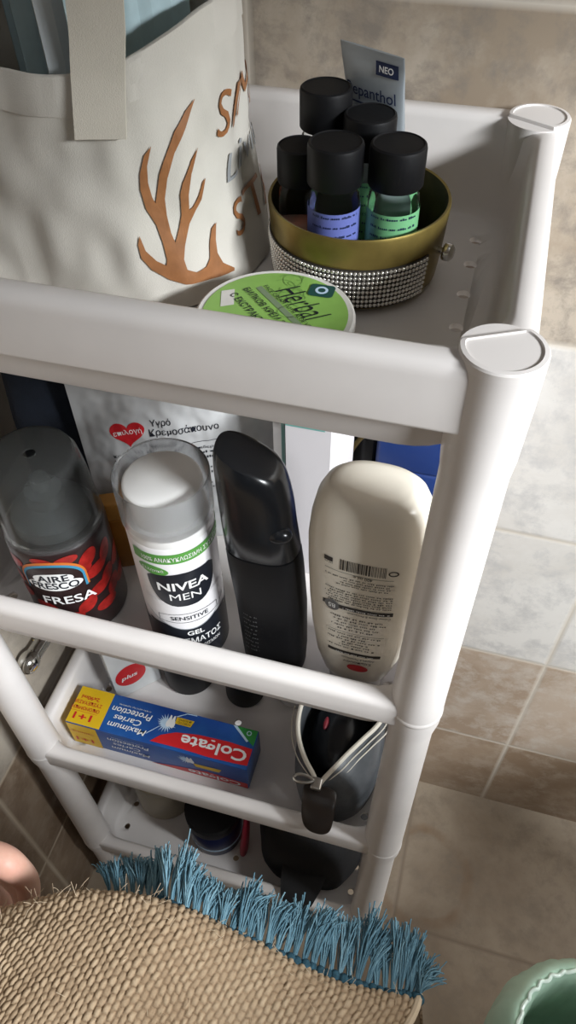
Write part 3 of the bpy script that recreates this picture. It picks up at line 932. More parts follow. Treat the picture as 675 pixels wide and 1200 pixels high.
Decal(0.004).ellipse(0, 0.0692, 0.0195, 0.0155, 36, 0, 0.1, PI - 0.1).rect(-0.0194, 0.0565, 0.0194, 0.0710).build('logo_field', 'can_dark', can, cf, 0.00095, True)
lw = Decal(0.003)
lw.ellipse(0, 0.0715, 0.0135, 0.0060, 28).ellipse(0, 0.0650, 0.0185, 0.0062, 28)
lw.build('logo_white', 'white_ink', can, cf, 0.00115, True)
lt = Decal(0.003)
lt.text('AIRE', 0, 0.0722, 0.0205, 0.0068, 0.02).text('FRESCO', 0, 0.0645, 0.0315, 0.0072, 0.02)
lt.build('logo_lettering', 'ink', can, cf, 0.0014)
Decal(0.003).text('FRESA', 0.006, 0.0475, 0.036, 0.0088, 0.012).build('scent_lettering', 'white_ink', can, cf, 0.0012)

# shaving gel
NX, NY, NR = -0.1680, 0.0365, 0.0272
gel = thing('shaving_gel', 'white and black shaving gel can with a clear cap, middle of the second tray', 'aerosol can', (NX, NY, Z2))
Geo().lathe([(0.0235, 0), (0.0262, 0.0006), (NR, 0.003), (NR, 0.1290), (0.0266, 0.1305)], 64).build('can_body', 'can_white', gel)
Geo().lathe([(0.0266, 0.1300), (0.0268, 0.136), (0.0262, 0.1415), (0.0240, 0.1418)], 64).build('collar', 'white_gloss', gel)
Geo().lathe([(0.0235, 0.1418), (0.0238, 0.160), (0.0232, 0.1630), (0.0215, 0.1642), (0.004, 0.1642)], 56).build('push_button', 'white_gloss', gel)
Geo().lathe([(0.0283, 0.1385), (0.0283, 0.1685), (0.0279, 0.1692), (0.0272, 0.1685), (0.0272, 0.1385)], 64, cap0=False, cap1=False).build('clear_cap', 'frost', gel)
nf = on_cylinder(NR, math.radians(31))
Decal(0.003).rect(-0.0840, 0.0020, 0.0840, 0.0460).ellipse(0, 0.0500, 0.031, 0.012, 30, 0, PI, 2 * PI).build('black_panel', 'can_navy', gel, nf, 0.0003, True)
arc = [(-0.030 + 0.060 * i / 24, 0.0640 - 0.0185 * (1 - ((i - 12) / 12) ** 2)) for i in range(25)]
Decal(0.003).poly(arc + [(0.030, 0.078), (-0.030, 0.078)]).build('white_panel', 'can_white', gel, nf, 0.00055, True)
Decal(0.002).line(arc, 0.0007).build('arc_line', 'foil', gel, nf, 0.0008, True)
Decal(0.003).rect(-0.0300, 0.1175, 0.0450, 0.1265).build('green_band', 'can_green', gel, nf, 0.0005, True)
Decal(0.003).ellipse(-0.0175, 0.1105, 0.0100, 0.0045, 20, -0.15).build('green_badge', 'can_green', gel, nf, 0.0005, True)
gt = Decal(0.003)
gt.text('100% ΑΝΑΚΥΚΛΩΣΙΜΗ ΣΥΣΚΕΥΑΣΙΑ', 0.008, 0.1220, 0.062, 0.0040, 0.008)
gt.text('Ελληνικά', -0.0175, 0.1105, 0.0140, 0.0034)
gt.build('green_band_lettering', 'white_ink', gel, nf, 0.0008)
logo = [(-0.0225, 0.1035), (-0.0195, 0.1060), (0.000, 0.1072), (0.0195, 0.1060), (0.0225, 0.1035)] + [(0.0225 * math.cos(t) ** 0.7 if t < PI / 2 else -0.0225 * abs(math.cos(t)) ** 0.7, 0.1035 - 0.0310 * math.sin(t) ** 0.9) for t in [PI * i / 20 for i in range(1, 20)]]
Decal(0.003).poly(logo).build('logo_shield', 'can_navy', gel, nf, 0.0006, True)
gt = Decal(0.003)
gt.text('NIVEA', 0, 0.0945, 0.0330, 0.0082, 0.022).text('MEN', 0, 0.0835, 0.0200, 0.0068, 0.0)
gt.build('logo_lettering', 'white_ink', gel, nf, 0.0009)
gt = Decal(0.003)
gt.text('GEL', 0.002, 0.0405, 0.0115, 0.0052, 0.02).text('ΞΥΡΙΣΜΑΤΟΣ', 0.0, 0.0310, 0.0420, 0.0068, 0.015)
gt.text('ΚΑΤΑ ΤΩΝ ΕΡΕΘΙΣΜΩΝ', 0.0, 0.0220, 0.0380, 0.0035)
gt.build('white_lettering', 'white_ink', gel, nf, 0.0009)
gt = Decal(0.003)
gt.text('SENSITIVE', 0.000, 0.0590, 0.0250, 0.0042, 0.012)
ov = [(0.0215 * math.cos(t), 0.0590 + 0.0050 * math.sin(t)) for t in [2 * PI * i / 36 for i in range(37)]]
gt.line([(max(-0.0205, min(0.0205, a * 1.25)), b) for a, b in ov], 0.0004)
gt.build('dark_lettering', 'ink', gel, nf, 0.0009)

# soap refill pouch, behind
PO = Vector((-0.258, 0.0950, Z2))
PU = Vector((0.908, 0.419, 0))
PN = Vector((0.419, -0.908, 0))
pouch = thing('soap_refill_pouch', 'white plastic soap refill pouch with a red heart, standing behind the shaving gel', 'pouch', PO)
PW, PH = 0.134, 0.170
loops = []
nu, nv = 110, 130
def pouch_depth(a, b):
    base = 0.0125 * (1 - abs(2 * a - 1) ** 2.4) * (1 - 0.75 * max(0, b - 0.1)) * min(1, (1 - b) * 9) * min(1, b * 12 + 0.35)
    wr = 0.0016 * noise.noise(Vector((a * 9, b * 7, 1.7))) + 0.0009 * noise.noise(Vector((a * 22, b * 18, 4)))
    return max(0.0006, base + wr)
vs, fs = [], []
for side in (1, -1):
    for j in range(nv + 1):
        for i in range(nu + 1):
            a, b = i / nu, j / nv
            vs.append(PU * (a * PW) + Vector((0, 0, 0.001 + b * PH)) + PN * side * (pouch_depth(a, b) if 0 < i < nu and j < nv else 0.0005))
n1 = (nu + 1) * (nv + 1)
for j in range(nv):
    for i in range(nu):
        p = j * (nu + 1) + i
        fs.append((p, p + 1, p + nu + 2, p + nu + 1))
        fs.append((n1 + p, n1 + p + nu + 1, n1 + p + nu + 2, n1 + p + 1))
edge = [i for i in range(nu + 1)] + [j * (nu + 1) + nu for j in range(1, nv + 1)] + [nv * (nu + 1) + i for i in range(nu - 1, -1, -1)] + [j * (nu + 1) for j in range(nv - 1, 0, -1)]
for p, q in zip(edge, edge[1:] + edge[:1]):
    fs.append((p, n1 + p, n1 + q, q))
link_mesh('pouch_film', vs, fs, 'pouch', pouch, True, 60)
def on_pouch(u, v):
    a, b = min(max(u / PW, 0), 1), min(max((v - 0.001) / PH, 0), 1)
    return PU * u + Vector((0, 0, v)) + PN * pouch_depth(a, b), PN
pz = lambda z: z - Z2
hc = (0.033, pz(0.7365))
heart = []
for i in range(40):
    t = 2 * PI * i / 40
    heart.append((hc[0] + 0.00090 * 16 * math.sin(t) ** 3 * 0.82, hc[1] + 0.00080 * (13 * math.cos(t) - 5 * math.cos(2 * t) - 2 * math.cos(3 * t) - math.cos(4 * t))))
Decal(0.003).poly(heart).build('heart_print', 'red', pouch, on_pouch, 0.0004)
Decal(0.003).text('επιλογή', hc[0], hc[1] + 0.001, 0.0195, 0.0060, 0.002, rot=0.08).build('heart_lettering', 'white_ink', pouch, on_pouch, 0.0007)
pt = Decal(0.003)
pt.text('Υγρό', 0.0560, pz(0.7430), 0.0140, 0.0078, 0.007).text('Κρεμοσάπουνο', 0.0715, pz(0.7345), 0.0480, 0.0082, 0.007).text('Καρύδα', 0.0590, pz(0.7255), 0.0185, 0.0046, 0.003)
pt.line([(0.0475, pz(0.7215)), (0.110, pz(0.7225))], 0.0005)
pt.text('Καθημερινή φροντίδα της επιδερμίδας', 0.0610, pz(0.7165), 0.082, 0.0030, 0.008)
rnd = random.Random(8)
for i in range(8):
    pt.small_print(0.020, 0.100 - 0.01 * (i % 3), pz(0.7115 - 0.0048 * i), 0.0022, rnd)
pt.build('pouch_lettering', 'ink', pouch, on_pouch, 0.0004)

# amber refill in front of the pouch
amb = thing('amber_carton', 'amber orange carton wedged between berry can and shaving gel', 'carton', (-0.2520, 0.0765, Z2), math.atan2(0.419, 0.908))
Geo().box(0.0, -0.004, 0, 0.046, 0.0085, 0.0560, 0.0014).build('carton_body', 'amber', amb)
Geo().box(-0.0003, -0.0044, 0.0565, 0.0463, 0.0088, 0.0735, 0.0014).build('carton_lid', 'amber_top', amb)

# black shower gel
shg = thing('shower_gel', 'tall black shower gel bottle with slanted flip cap beside the shaving gel', 'bottle', (-0.1035, 0.0335, Z2))
sec = [(0.0, 0.001, 0.0195, 0.0135), (0.0015, 0.001, 0.0215, 0.0150), (0.02, 0.001, 0.0222, 0.0160), (0.07, 0.0, 0.0228, 0.0165), (0.110, -0.0025, 0.0230, 0.0165), (0.124, -0.0035, 0.0226, 0.0162), (0.1262, -0.0038, 0.0222, 0.0158)]
Geo().loft([selip(c, 0, a, b, z, 2.7) for z, c, a, b in sec]).build('bottle_body', 'black', shg)
sec = [(0.1268, -0.0038, 0.0218, 0.0154, 0), (0.1280, -0.0038, 0.0225, 0.0160, 0), (0.150, -0.0055, 0.0217, 0.0160, -0.05), (0.172, -0.0066, 0.0212, 0.0158, -0.20), (0.185, -0.0074, 0.0205, 0.0155, -0.42), (0.194, -0.0082, 0.0192, 0.0148, -0.46), (0.1985, -0.0088, 0.0175, 0.0132, -0.47), (0.2002, -0.0090, 0.0145, 0.0105, -0.47)]
capg = Geo().loft([selip(c, 0, a, b, z, 2.6, 48, tl) for z, c, a, b, tl in sec])
capg.v = [(x, y, z) if not (x > 0.006 and 0.146 < z < 0.168 and y < 0.004) else (x - 0.0035 * (1 - abs(z - 0.157) / 0.011), y + 0.0030 * (1 - abs(z - 0.157) / 0.011), z) for x, y, z in capg.v]
fc = capg.build('flip_cap', 'black_gloss', shg)
Geo().ball((0.0085, -0.0095, 0.151), 0.008, 20, 14, (1.05, 0.72, 0.72)).build('thumb_notch', 'black_gloss', fc)
gf = lambda u, v: (Vector((0.0 - 0.019 + u, -0.0125 - 0.0042 * min(1.0, (u + 0.002) / 0.012), v)), Vector((-0.25, -1, 0)))
rnd = random.Random(21)
d = Decal(0.003)
for i in range(9):
    d.small_print(0.0045, 0.0145, 0.030 + i * 0.0050, 0.0015, rnd)
d.build('side_print', 'ink_grey', shg, gf, 0.0006)

# cream shampoo, standing on its cap
SX, SY = -0.0440, 0.0335
shp = thing('shampoo_bottle', 'cream white shampoo bottle standing upside down at the right of the second tray', 'bottle', (SX, SY, Z2))
Geo().loft([selip(0, 0, a, b, z, 2.4) for z, a, b in ((0, 0.0170, 0.0125), (0.0008, 0.0182, 0.0135), (0.016, 0.0188, 0.014), (0.0180, 0.0186, 0.0138))]).build('flip_cap', 'white_gloss', shp)
SEC = [(0.0182, 0.0195, 0.0145), (0.0215, 0.0228, 0.0170), (0.040, 0.0276, 0.0194), (0.070, 0.0312, 0.0209), (0.100, 0.0332, 0.0218), (0.130, 0.0343, 0.0224), (0.155, 0.0345, 0.0226), (0.172, 0.0330, 0.0224), (0.184, 0.0306, 0.0215), (0.1915, 0.0272, 0.0195), (0.1955, 0.0230, 0.0165), (0.1968, 0.0180, 0.0125), (0.1962, 0.0120, 0.0080)]
Geo().loft([selip(0, 0, a, b, z, 2.5, 64) for z, a, b in SEC]).build('bottle_body', 'cream', shp, angle=70)
def sh_ab(z):
    for (z0, a0, b0), (z1, a1, b1) in zip(SEC, SEC[1:]):
        if z0 <= z <= z1:
            t = (z - z0) / (z1 - z0)
            return a0 + (a1 - a0) * t, b0 + (b1 - b0) * t
    return SEC[6][1:]
def on_shampoo(u, v):                         # print is upside down: u runs to -x, v runs down
    x, z = -u, 0.1575 - v
    a, b = sh_ab(z)
    k = max(0.0, 1 - min(0.999, abs(x) / a) ** 2.5) ** (1 / 2.5)
    nx = math.copysign((abs(x) / a) ** 1.5 / a, x); ny = -(k ** 1.5) / b
    return Vector((x, -b * k, z)), Vector((nx, ny, 0)).normalized()
rnd = random.Random(31)
d = Decal(0.003)
x = -0.0130
while x < 0.0125:                              # barcode
    w = rnd.choice((0.0003, 0.0003, 0.0006, 0.0009))
    d.rect(x, 0.0005, x + w, 0.0098)
    x += w + rnd.choice((0.0004, 0.0004, 0.0007))
d.rect(0.0165, 0.0020, 0.0215, 0.0058)
d.small_print(0.0165, 0.0215, 0.0065, 0.0010, rnd)
d.text('400 ml e', -0.001, 0.0135, 0.0105, 0.0026, 0.01)
d.ring(-0.0170, 0.0055, 0.0020, 0.0015, 0.0008, 16)
d.line([(-0.0175, 0.0119), (0.021, 0.0119)], 0.0003)
for i, (a, b) in enumerate(((-0.018, 0.021), (-0.016, 0.010), (-0.0165, 0.012), (-0.0155, 0.014))):
    d.small_print(a, b, 0.0162 + i * 0.0022, 0.0012, rnd)
for i in range(6):
    d.small_print(-0.0185, 0.0205 - 0.002 * (i % 2), 0.0285 + i * 0.0023, 0.0013, rnd)
d.rect(-0.0200, 0.0440, 0.0215, 0.0478)
d.text('Σαμπουάν', -0.0025, 0.1075, 0.0180, 0.0035, 0.008).text('Λάμψη & Προστασία', -0.0025, 0.1030, 0.0210, 0.0026, 0.008)
d.text('Colour Shine & Protection', -0.0065, 0.0505, 0.0250, 0.0020)
for i, (a, b) in enumerate(((-0.015, 0.017), (-0.017, 0.015), (-0.011, 0.013), (-0.013, 0.016), (-0.010, 0.012))):
    d.small_print(a, b, 0.0555 + i * 0.0032, 0.0015, rnd)
d.line([(-0.017, 0.0725), (0.019, 0.0725)], 0.0003)
for i, (a, b) in enumerate(((-0.015, 0.018), (-0.006, 0.011), (-0.015, 0.018), (-0.008, 0.009), (-0.009, 0.010), (-0.012, 0.017))):
    d.small_print(a, b, 0.0745 + i * 0.0031, 0.0015, rnd)
d.rect(-0.0165, 0.0955, 0.0170, 0.0990)
d.build('dark_lettering', 'ink_brown', shp, on_shampoo, 0.0003)
Decal(0.003).ellipse(0.0155, 0.0462, 0.0045, 0.0052, 24).build('badge', 'ink_grey', shp, on_shampoo, 0.0006)
d = Decal(0.003)
d.text('B5', 0.0155, 0.0462, 0.0042, 0.0040, 0.015)
d.build('badge_lettering', 'white_ink', shp, on_shampoo, 0.0009)
d = Decal(0.003)
d.small_print(-0.018, 0.009, 0.0451, 0.0014, rnd)
d.build('upper_band_lettering', 'white_ink', shp, on_shampoo, 0.0009)
d = Decal(0.003).small_print(-0.012, 0.013, 0.0966, 0.0013, rnd)
d.build('lower_band_lettering', 'white_ink', shp, on_shampoo, 0.0009)
Decal(0.003).ellipse(-0.003, 0.1145, 0.0068, 0.0045, 24).build('red_seal', 'red', shp, on_shampoo, 0.0005)

# tall white bottle with a teal side
wb = thing('lotion_bottle', 'tall white bottle with a teal side, behind the black and cream bottles', 'bottle', (-0.0985, 0.1250, Z2))
hexa = lambda s, z: [(x * s, y * s, z) for x, y in ((-0.0245, 0.004), (-0.0160, -0.0160), (0.0140, -0.0160), (0.0235, -0.006), (0.0235, 0.015), (-0.0245, 0.015))]
M['lilac_white'] = mat('lilac_white_plastic', (0.66, 0.63, 0.645), 0.35)
Geo().loft([hexa(0.95, 0), hexa(1, 0.002), hexa(1, 0.1530), hexa(0.96, 0.1565), hexa(0.80, 0.158)]).build('bottle_body', 'lilac_white', wb, angle=20)
tp = on_plane((-0.0245, 0.004, 0), (0.0085, -0.02, 0), (0, 0, 1))
Decal(0.05).rect(0.0006, 0.004, 0.0213, 0.152).build('teal_panel', 'teal', wb, tp, 0.0004)
Decal(0.05).rect(-0.016, 0.1535, 0.010, 0.1555).build('teal_rim', 'teal', wb, on_plane((0, -0.0158, 0), (1, 0, 0), (0, 0, 1)), 0.0005)

# black pack with gold trim, blue box, dark cloth bag at the back
bp = thing('black_gift_pack', 'black pack with a curved gold band, between white bottle and blue box', 'package', (-0.0720, 0.172, Z2))
Geo().box(-0.0130, -0.009, 0, 0.0100, 0.0180, 0.150, 0.003).build('pack_body', 'black_gloss', bp)
Geo().tube([(0.0065, -0.0092, 0.1190), (0.0030, -0.0094, 0.1105), (-0.0020, -0.0094, 0.1025), (-0.0065, -0.0094, 0.0930), (-0.0100, -0.0094, 0.0830), (-0.0118, -0.0090, 0.0730)], 0.0019, 10).build('gold_band', 'gold', bp)
Geo().box(-0.0131, -0.0096, 0.064, 0.0101, -0.0085, 0.069, 0.0004).build('yellow_strip', 'yellow', bp)
bb = thing('blue_box', 'royal blue lidded plastic box at the back right of the second tray', 'box', (-0.0345, 0.167, Z2))
Geo().box(-0.0245, -0.021, 0, 0.0245, 0.0190, 0.094, 0.003).build('box_body', 'royal', bb)
Geo().box(-0.0255, -0.0220, 0.0945, 0.0255, 0.0200, 0.130, 0.003).build('box_lid', 'royal', bb)
nb = thing('wash_bag', 'dark navy cloth wash bag with green top in the back left corner', 'bag', (-0.2965, 0.1400, Z2))
lp = []
for z, a, b in ((0, 0.024, 0.028), (0.004, 0.030, 0.036), (0.05, 0.033, 0.040), (0.11, 0.033, 0.040), (0.150, 0.030, 0.034), (0.166, 0.022, 0.022)):
    lp.append([(x + 0.002 * noise.noise(Vector((x * 60, y * 60, z * 40))), y + 0.002 * noise.noise(Vector((x * 50 + 7, y * 60, z * 40))), z) for x, y, z in selip(0, 0, a, b, z, 2.8, 40)])
Geo().loft(lp).build('bag_body', 'navy', nb, angle=70)
Geo().ball((0.0, -0.006, 0.172), 0.026, 20, 12, (1.0, 1.0, 0.42)).build('bag_top', 'dark_green', nb)

# ------------------------------------------------------------------ third tray
Z3 = FLOOR[2]
# toothpaste carton: print is upside down seen from the front
CX0, CX1, CY0, CY1, CZ1 = -0.3205, -0.1340, 0.0260, 0.0660, 0.4000
tpb = thing('toothpaste_carton', 'long blue and yellow toothpaste carton lying upside down on the third tray', 'carton', ((CX0 + CX1) / 2, (CY0 + CY1) / 2, Z3 + 0.0008))
ox, oy, oz = tpb.location
CL, CW, CH = CX1 - CX0, CY1 - CY0, CZ1 - Z3
Geo().box(-CL / 2, -CW / 2, 0.0005, CL / 2, CW / 2, CH, 0.0009).build('carton_body', 'card_blue', tpb, smooth=False)
top = lambda u, v: (Vector((u - ox, v - oy, CH)), Vector((0, 0, 1)))            # world x, y
frt = lambda u, v: (Vector((u - ox, -CW / 2, v - oz)), Vector((0, -1, 0)))      # world x, z
ttop = lambda u, v: (Vector((-u - ox, -v - oy, CH)), Vector((0, 0, 1)))         # turned round
tfrt = lambda u, v: (Vector((-u - ox, -CW / 2, -v - oz)), Vector((0, -1, 0)))
YX = -0.2865
d = Decal(0.05).rect(CX0 + 0.0005, CY0 + 0.0005, YX + 0.002, CY1 - 0.0005)
yt = d.build('yellow_end_top', 'yellow', tpb, top, 0.0002)
Decal(0.05).rect(CX0 + 0.0005, Z3 + 0.001, YX - 0.002, CZ1 - 0.0005).build('yellow_end_front', 'yellow', tpb, frt, 0.0002)
Decal(0.05).rect(CY0 + 0.0005, Z3 + 0.001, CY1 - 0.0005, CZ1 - 0.0005).build('yellow_end_side', 'yellow', tpb, lambda u, v: (Vector((-CL / 2, u - oy, v - oz)), Vector((-1, 0, 0))), 0.0002)
RED = [(-0.2325, 0.0290), (-0.2243, 0.0375), (-0.2113, 0.0436), (-0.1887, 0.0470), (-0.1591, 0.0480), (-0.1348, 0.0468), (-0.1348, 0.0300), (-0.1464, 0.0292), (-0.1724, 0.0284), (-0.2000, 0.0294)]
Decal(0.05).poly(RED).build('red_field_top', 'card_red', tpb, top, 0.0003)
Decal(0.05).poly([(-0.236, Z3 + 0.001), (-0.2086, 0.3640), (-0.175, 0.3710), (-0.1348, 0.3680), (-0.1348, Z3 + 0.001)]).build('red_field_front', 'card_red', tpb, frt, 0.0003)
Decal(0.05).poly([(-0.1560, 0.0655), (-0.1348, 0.0655), (-0.1348, 0.0495), (-0.1410, 0.0535)]).build('green_corner_top', 'card_green', tpb, top, 0.0003)
Decal(0.05).poly([(-0.1600, 0.0655), (-0.1560, 0.0655), (-0.1410, 0.0535), (-0.1425, 0.0520)]).build('pale_fold', 'star', tpb, top, 0.00035)
def burst(dc, cx, cy, r):
    pts = []
    rr = random.Random(4)
    for i in range(44):
        t = 2 * PI * i / 44
        q = r * (rr.uniform(0.75, 1.25) if i % 2 == 0 else 0.52)
        pts.append((cx + q * math.cos(t), cy + q * math.sin(t) * 0.8))
    dc.poly(pts)
    return dc
def tooth(dc, cx, cy, s, f=1):
    dc.poly([(cx - 0.9 * s, cy + f * 1.1 * s), (cx - 0.4 * s, cy + f * 1.3 * s), (cx, cy + f * 1.05 * s), (cx + 0.4 * s, cy + f * 1.3 * s), (cx + 0.9 * s, cy + f * 1.1 * s), (cx + 1.0 * s, cy + f * 0.3 * s), (cx + 0.7 * s, cy - f * 0.5 * s), (cx + 0.55 * s, cy - f * 1.5 * s), (cx + 0.25 * s, cy - f * 1.4 * s), (cx, cy - f * 0.4 * s), (cx - 0.25 * s, cy - f * 1.4 * s), (cx - 0.55 * s, cy - f * 1.5 * s), (cx - 0.7 * s, cy - f * 0.5 * s), (cx - 1.0 * s, cy + f * 0.3 * s)])
    return dc
d = burst(Decal(0.05), -0.2235, 0.0500, 0.0105)
d.line([(-0.2390, 0.0350), (-0.2290, 0.0455)], 0.0007).line([(-0.2160, 0.0590), (-0.2070, 0.0645), (-0.1970, 0.0650)], 0.0009)
d.build('burst_top', 'star', tpb, top, 0.0003)
burst(Decal(0.05), -0.1960, 0.3870, 0.0095).build('burst_front', 'star', tpb, frt, 0.0003)
tooth(Decal(0.05), -0.2195, 0.0525, 0.0046, -1).build('tooth_top', 'white_ink', tpb, top, 0.0005)
tooth(Decal(0.05), -0.1920, 0.3880, 0.0044, -1).build('tooth_front', 'white_ink', tpb, frt, 0.0005)
yt1 = Decal(0.05).poly([(-0.2155, 0.0588), (-0.1975, 0.0588), (-0.1995, 0.0518), (-0.2155, 0.0518)]).build('yellow_tag_top', 'yellow', tpb, top, 0.0004)
yt2 = Decal(0.05).poly([(-0.1890, 0.3830), (-0.1600, 0.3850), (-0.1630, 0.3770), (-0.1870, 0.3765)]).build('yellow_tag_front', 'yellow', tpb, frt, 0.0004)
d = Decal(0.05)
d.text('Colgate', 0.1712, -0.0388, 0.066, 0.0135, 0.020)
d.build('brand_lettering_top', 'white_ink', tpb, ttop, 0.0006)
d = Decal(0.05)
d.text('Maximum', 0.2590, -0.0345, 0.0400, 0.0060, 0.008, 0.2).text('Caries', 0.2615, -0.0425, 0.0290, 0.0060, 0.008, 0.2).text('Protection', 0.2600, -0.0505, 0.0420, 0.0066, 0.008, 0.2)
d.text('Ασπίδα κατά της τερηδόνας', 0.2590, -0.0567, 0.0340, 0.0020)
d.build('white_lettering_top', 'white_ink', tpb, ttop, 0.0006)
d = Decal(0.05)
d.text('Protection', 0.2560, -0.3865, 0.0440, 0.0068, 0.008, 0.2).text('Caries', 0.2590, -0.3780, 0.0290, 0.0062, 0.008, 0.2).text('Maximum', 0.2560, -0.3690, 0.0410, 0.0062, 0.008, 0.2)
d.text('Ασπίδα κατά της τερηδόνας', 0.2560, -0.3930, 0.0340, 0.0020)
d.build('white_lettering_front', 'white_ink', tpb, tfrt, 0.0006)
Decal(0.05).text('Colgate', 0.1690, -0.3632, 0.054, 0.0105, 0.02).build('brand_lettering_front', 'white_ink', tpb, tfrt, 0.0006)
d = Decal(0.05)
d.text('1+1', 0.3055, -0.0345, 0.0190, 0.0070, 0.02).line([(0.2925, -0.0395), (0.3215, -0.0395)], 0.0003)
d.text('ΟΙΚΟΝΟΜΙΚΗ', 0.3060, -0.0430, 0.0290, 0.0038, 0.01).text('ΣΥΣΚΕΥΑΣΙΑ', 0.3060, -0.0490, 0.0290, 0.0038, 0.01).text('2x90ml', 0.3060, -0.0548, 0.0190, 0.0040, 0.01)
d.build('red_lettering_top', 'red', yt, ttop, 0.0006)
d = Decal(0.05).text('1+1', 0.3060, -0.3680, 0.0190, 0.0075, 0.02).text('ΟΙΚΟΝΟΜΙΚΗ', 0.3060, -0.3850, 0.0260, 0.0030)
d.build('red_lettering_front', 'red', tpb, tfrt, 0.0006)
Decal(0.05).text('ΦΘΟΡΙΟ', 0.2065, -0.0568, 0.0130, 0.0022).text('ΑΣΒΕΣΤΙΟ', 0.2065, -0.0538, 0.0130, 0.0022).build('tag_lettering', 'ink', yt1, ttop, 0.0007)
Decal(0.05).ring(-0.1425, 0.0610, 0.0016, 0.0016, 0.0009, 14).build('recycle_mark', 'star', tpb, top, 0.0006)

# white carton with a red disc standing behind it
wc = thing('medicine_carton', 'white carton with a red disc standing behind the toothpaste', 'carton', (-0.2960, 0.0800, Z3), math.radians(46))
Geo().box(0, 0, 0.0005, 0.050, 0.028, 0.105, 0.0008).build('carton_body', 'carton', wc, smooth=False)
wf = on_plane((0, 0, 0), (1, 0, 0), (0, 0, 1))
wl = on_plane((0, 0.028, 0), (0, -1, 0), (0, 0, 1))
Decal(0.05).ellipse(0.020, 0.036, 0.0165, 0.0180, 36).build('red_disc', 'card_red', wc, wf, 0.0003)
Decal(0.05).text('plus', 0.018, 0.034, 0.018, 0.009, 0.02, 0.2).build('disc_lettering', 'white_ink', wc, wf, 0.0006)
d = Decal(0.05)
rnd = random.Random(14)
for i in range(18):
    d.small_print(0.004, 0.024, 0.010 + i * 0.0045, 0.0017, rnd)
d.build('side_print', 'ink_grey', wc, wl, 0.0004)

def round_bottle(name, label, cat, x, y, z, prof, m, cap=None, capm='black'):
    t = thing(name, label, cat, (x, y, z))
    Geo().lathe(prof, 44).build('bottle_body', m, t)
    if cap:
        Geo().lathe(cap, 36).build('bottle_cap', capm, t)
    return t
round_bottle('deodorant', 'wide black bottle behind the toothpaste carton', 'bottle', -0.2330, 0.1300, Z3, [(0.023, 0), (0.0265, 0.001), (0.0275, 0.004), (0.0275, 0.085), (0.020, 0.098), (0.012, 0.100)], 'black', [(0.012, 0.100), (0.0125, 0.102), (0.0125, 0.122), (0.010, 0.124)])
round_bottle('perfume_bottle', 'narrower black bottle right of the wide black one on the third tray', 'bottle', -0.1690, 0.1250, Z3, [(0.016, 0), (0.0195, 0.001), (0.0205, 0.004), (0.0205, 0.090), (0.015, 0.100), (0.009, 0.102)], 'black', [(0.009, 0.102), (0.0105, 0.103), (0.0105, 0.120), (0.008, 0.122)])
round_bottle('white_tub', 'white plastic tub behind the black zip bag', 'tub', -0.1180, 0.1400, Z3, [(0.017, 0), (0.0205, 0.001), (0.0215, 0.004), (0.0225, 0.075), (0.0225, 0.078)], 'white_gloss', [(0.0235, 0.0785), (0.0240, 0.080), (0.0240, 0.090), (0.022, 0.092)], 'white_gloss')

# black toiletry bag, zip open
tb = thing('toiletry_bag', 'black zip toiletry bag lying open at the right of the third tray', 'bag', (-0.0560, 0.070, Z3))
tx, ty, tz = tb.location
# stations from the slider back: y, left lip x, right lip x, lip z, body half width, body centre x
ST = [(0.0105, -0.0640, -0.0630, 0.4470, 0.006, -0.0600), (0.0180, -0.0680, -0.0590, 0.4495, 0.024, -0.0560), (0.0300, -0.0790, -0.0520, 0.4510, 0.0335, -0.0540),
      (0.0440, -0.0880, -0.0440, 0.4520, 0.0385, -0.0540), (0.0600, -0.0935, -0.0340, 0.4530, 0.0400, -0.0545), (0.0780, -0.0950, -0.0235, 0.4530, 0.0405, -0.0550), (0.0980, -0.0930, -0.0200, 0.4520, 0.0395, -0.0555),
      (0.1200, -0.0800, -0.0330, 0.4500, 0.034, -0.0560), (0.1340, -0.0600, -0.0520, 0.4460, 0.022, -0.0560)]
def bag_loop(st, inset):
    y, xl, xr, zl, hw, cx = st
    zb = Z3 + 0.001 + inset
    hw = max(0.002, hw - inset)
    pts = [(xl + inset * 0.3, zl), (min(xl, cx - hw * 0.92) + inset, zl - 0.018), (cx - hw, zl - 0.045), (cx - hw, zb + 0.022), (cx - hw * 0.9, zb + 0.006), (cx - hw * 0.6, zb),
           (cx, zb), (cx + hw * 0.6, zb), (cx + hw * 0.9, zb + 0.006), (cx + hw, zb + 0.022), (cx + hw, zl - 0.045), (max(xr, cx + hw * 0.92) - inset, zl - 0.018), (xr - inset * 0.3, zl)]
    out = []
    for a, (x, z) in enumerate(pts):
        k = (0.0030 * noise.noise(Vector((x * 60, y * 60, z * 60))) + 0.0022 * noise.noise(Vector((x * 20, y * 150, z * 110)))) if 0 < a < len(pts) - 1 else 0
        out.append((x - tx + k, y - ty, z - tz))
    return out
Lo, Li = [bag_loop(s, 0) for s in ST], [bag_loop(s, 0.0022) for s in ST]
g = Geo()
n = len(Lo[0])
g.v = [p for l in Lo for p in l] + [p for l in Li for p in l]
m0 = len(Lo) * n
for i in range(len(ST) - 1):
    for j in range(n - 1):
        a = i * n + j
        g.f.append((a, a + n, a + n + 1, a + 1))
        g.f.append((m0 + a, m0 + a + 1, m0 + a + n + 1, m0 + a + n))
    for j in (0, n - 1):
        a = i * n + j
        q = (a, m0 + a, m0 + a + n, a + n)
        g.f.append(q if j == 0 else tuple(reversed(q)))
for i in (0, len(ST) - 1):
    f = tuple(range(i * n, i * n + n))
    g.f.append(f if i == 0 else tuple(reversed(f)))
bd = g.build('bag_body', 'pvc', tb, angle=80)
md = bd.modifiers.new('soft', 'SUBSURF'); md.levels = md.render_levels = 2
bpy.context.view_layer.update(); finalize(bd)
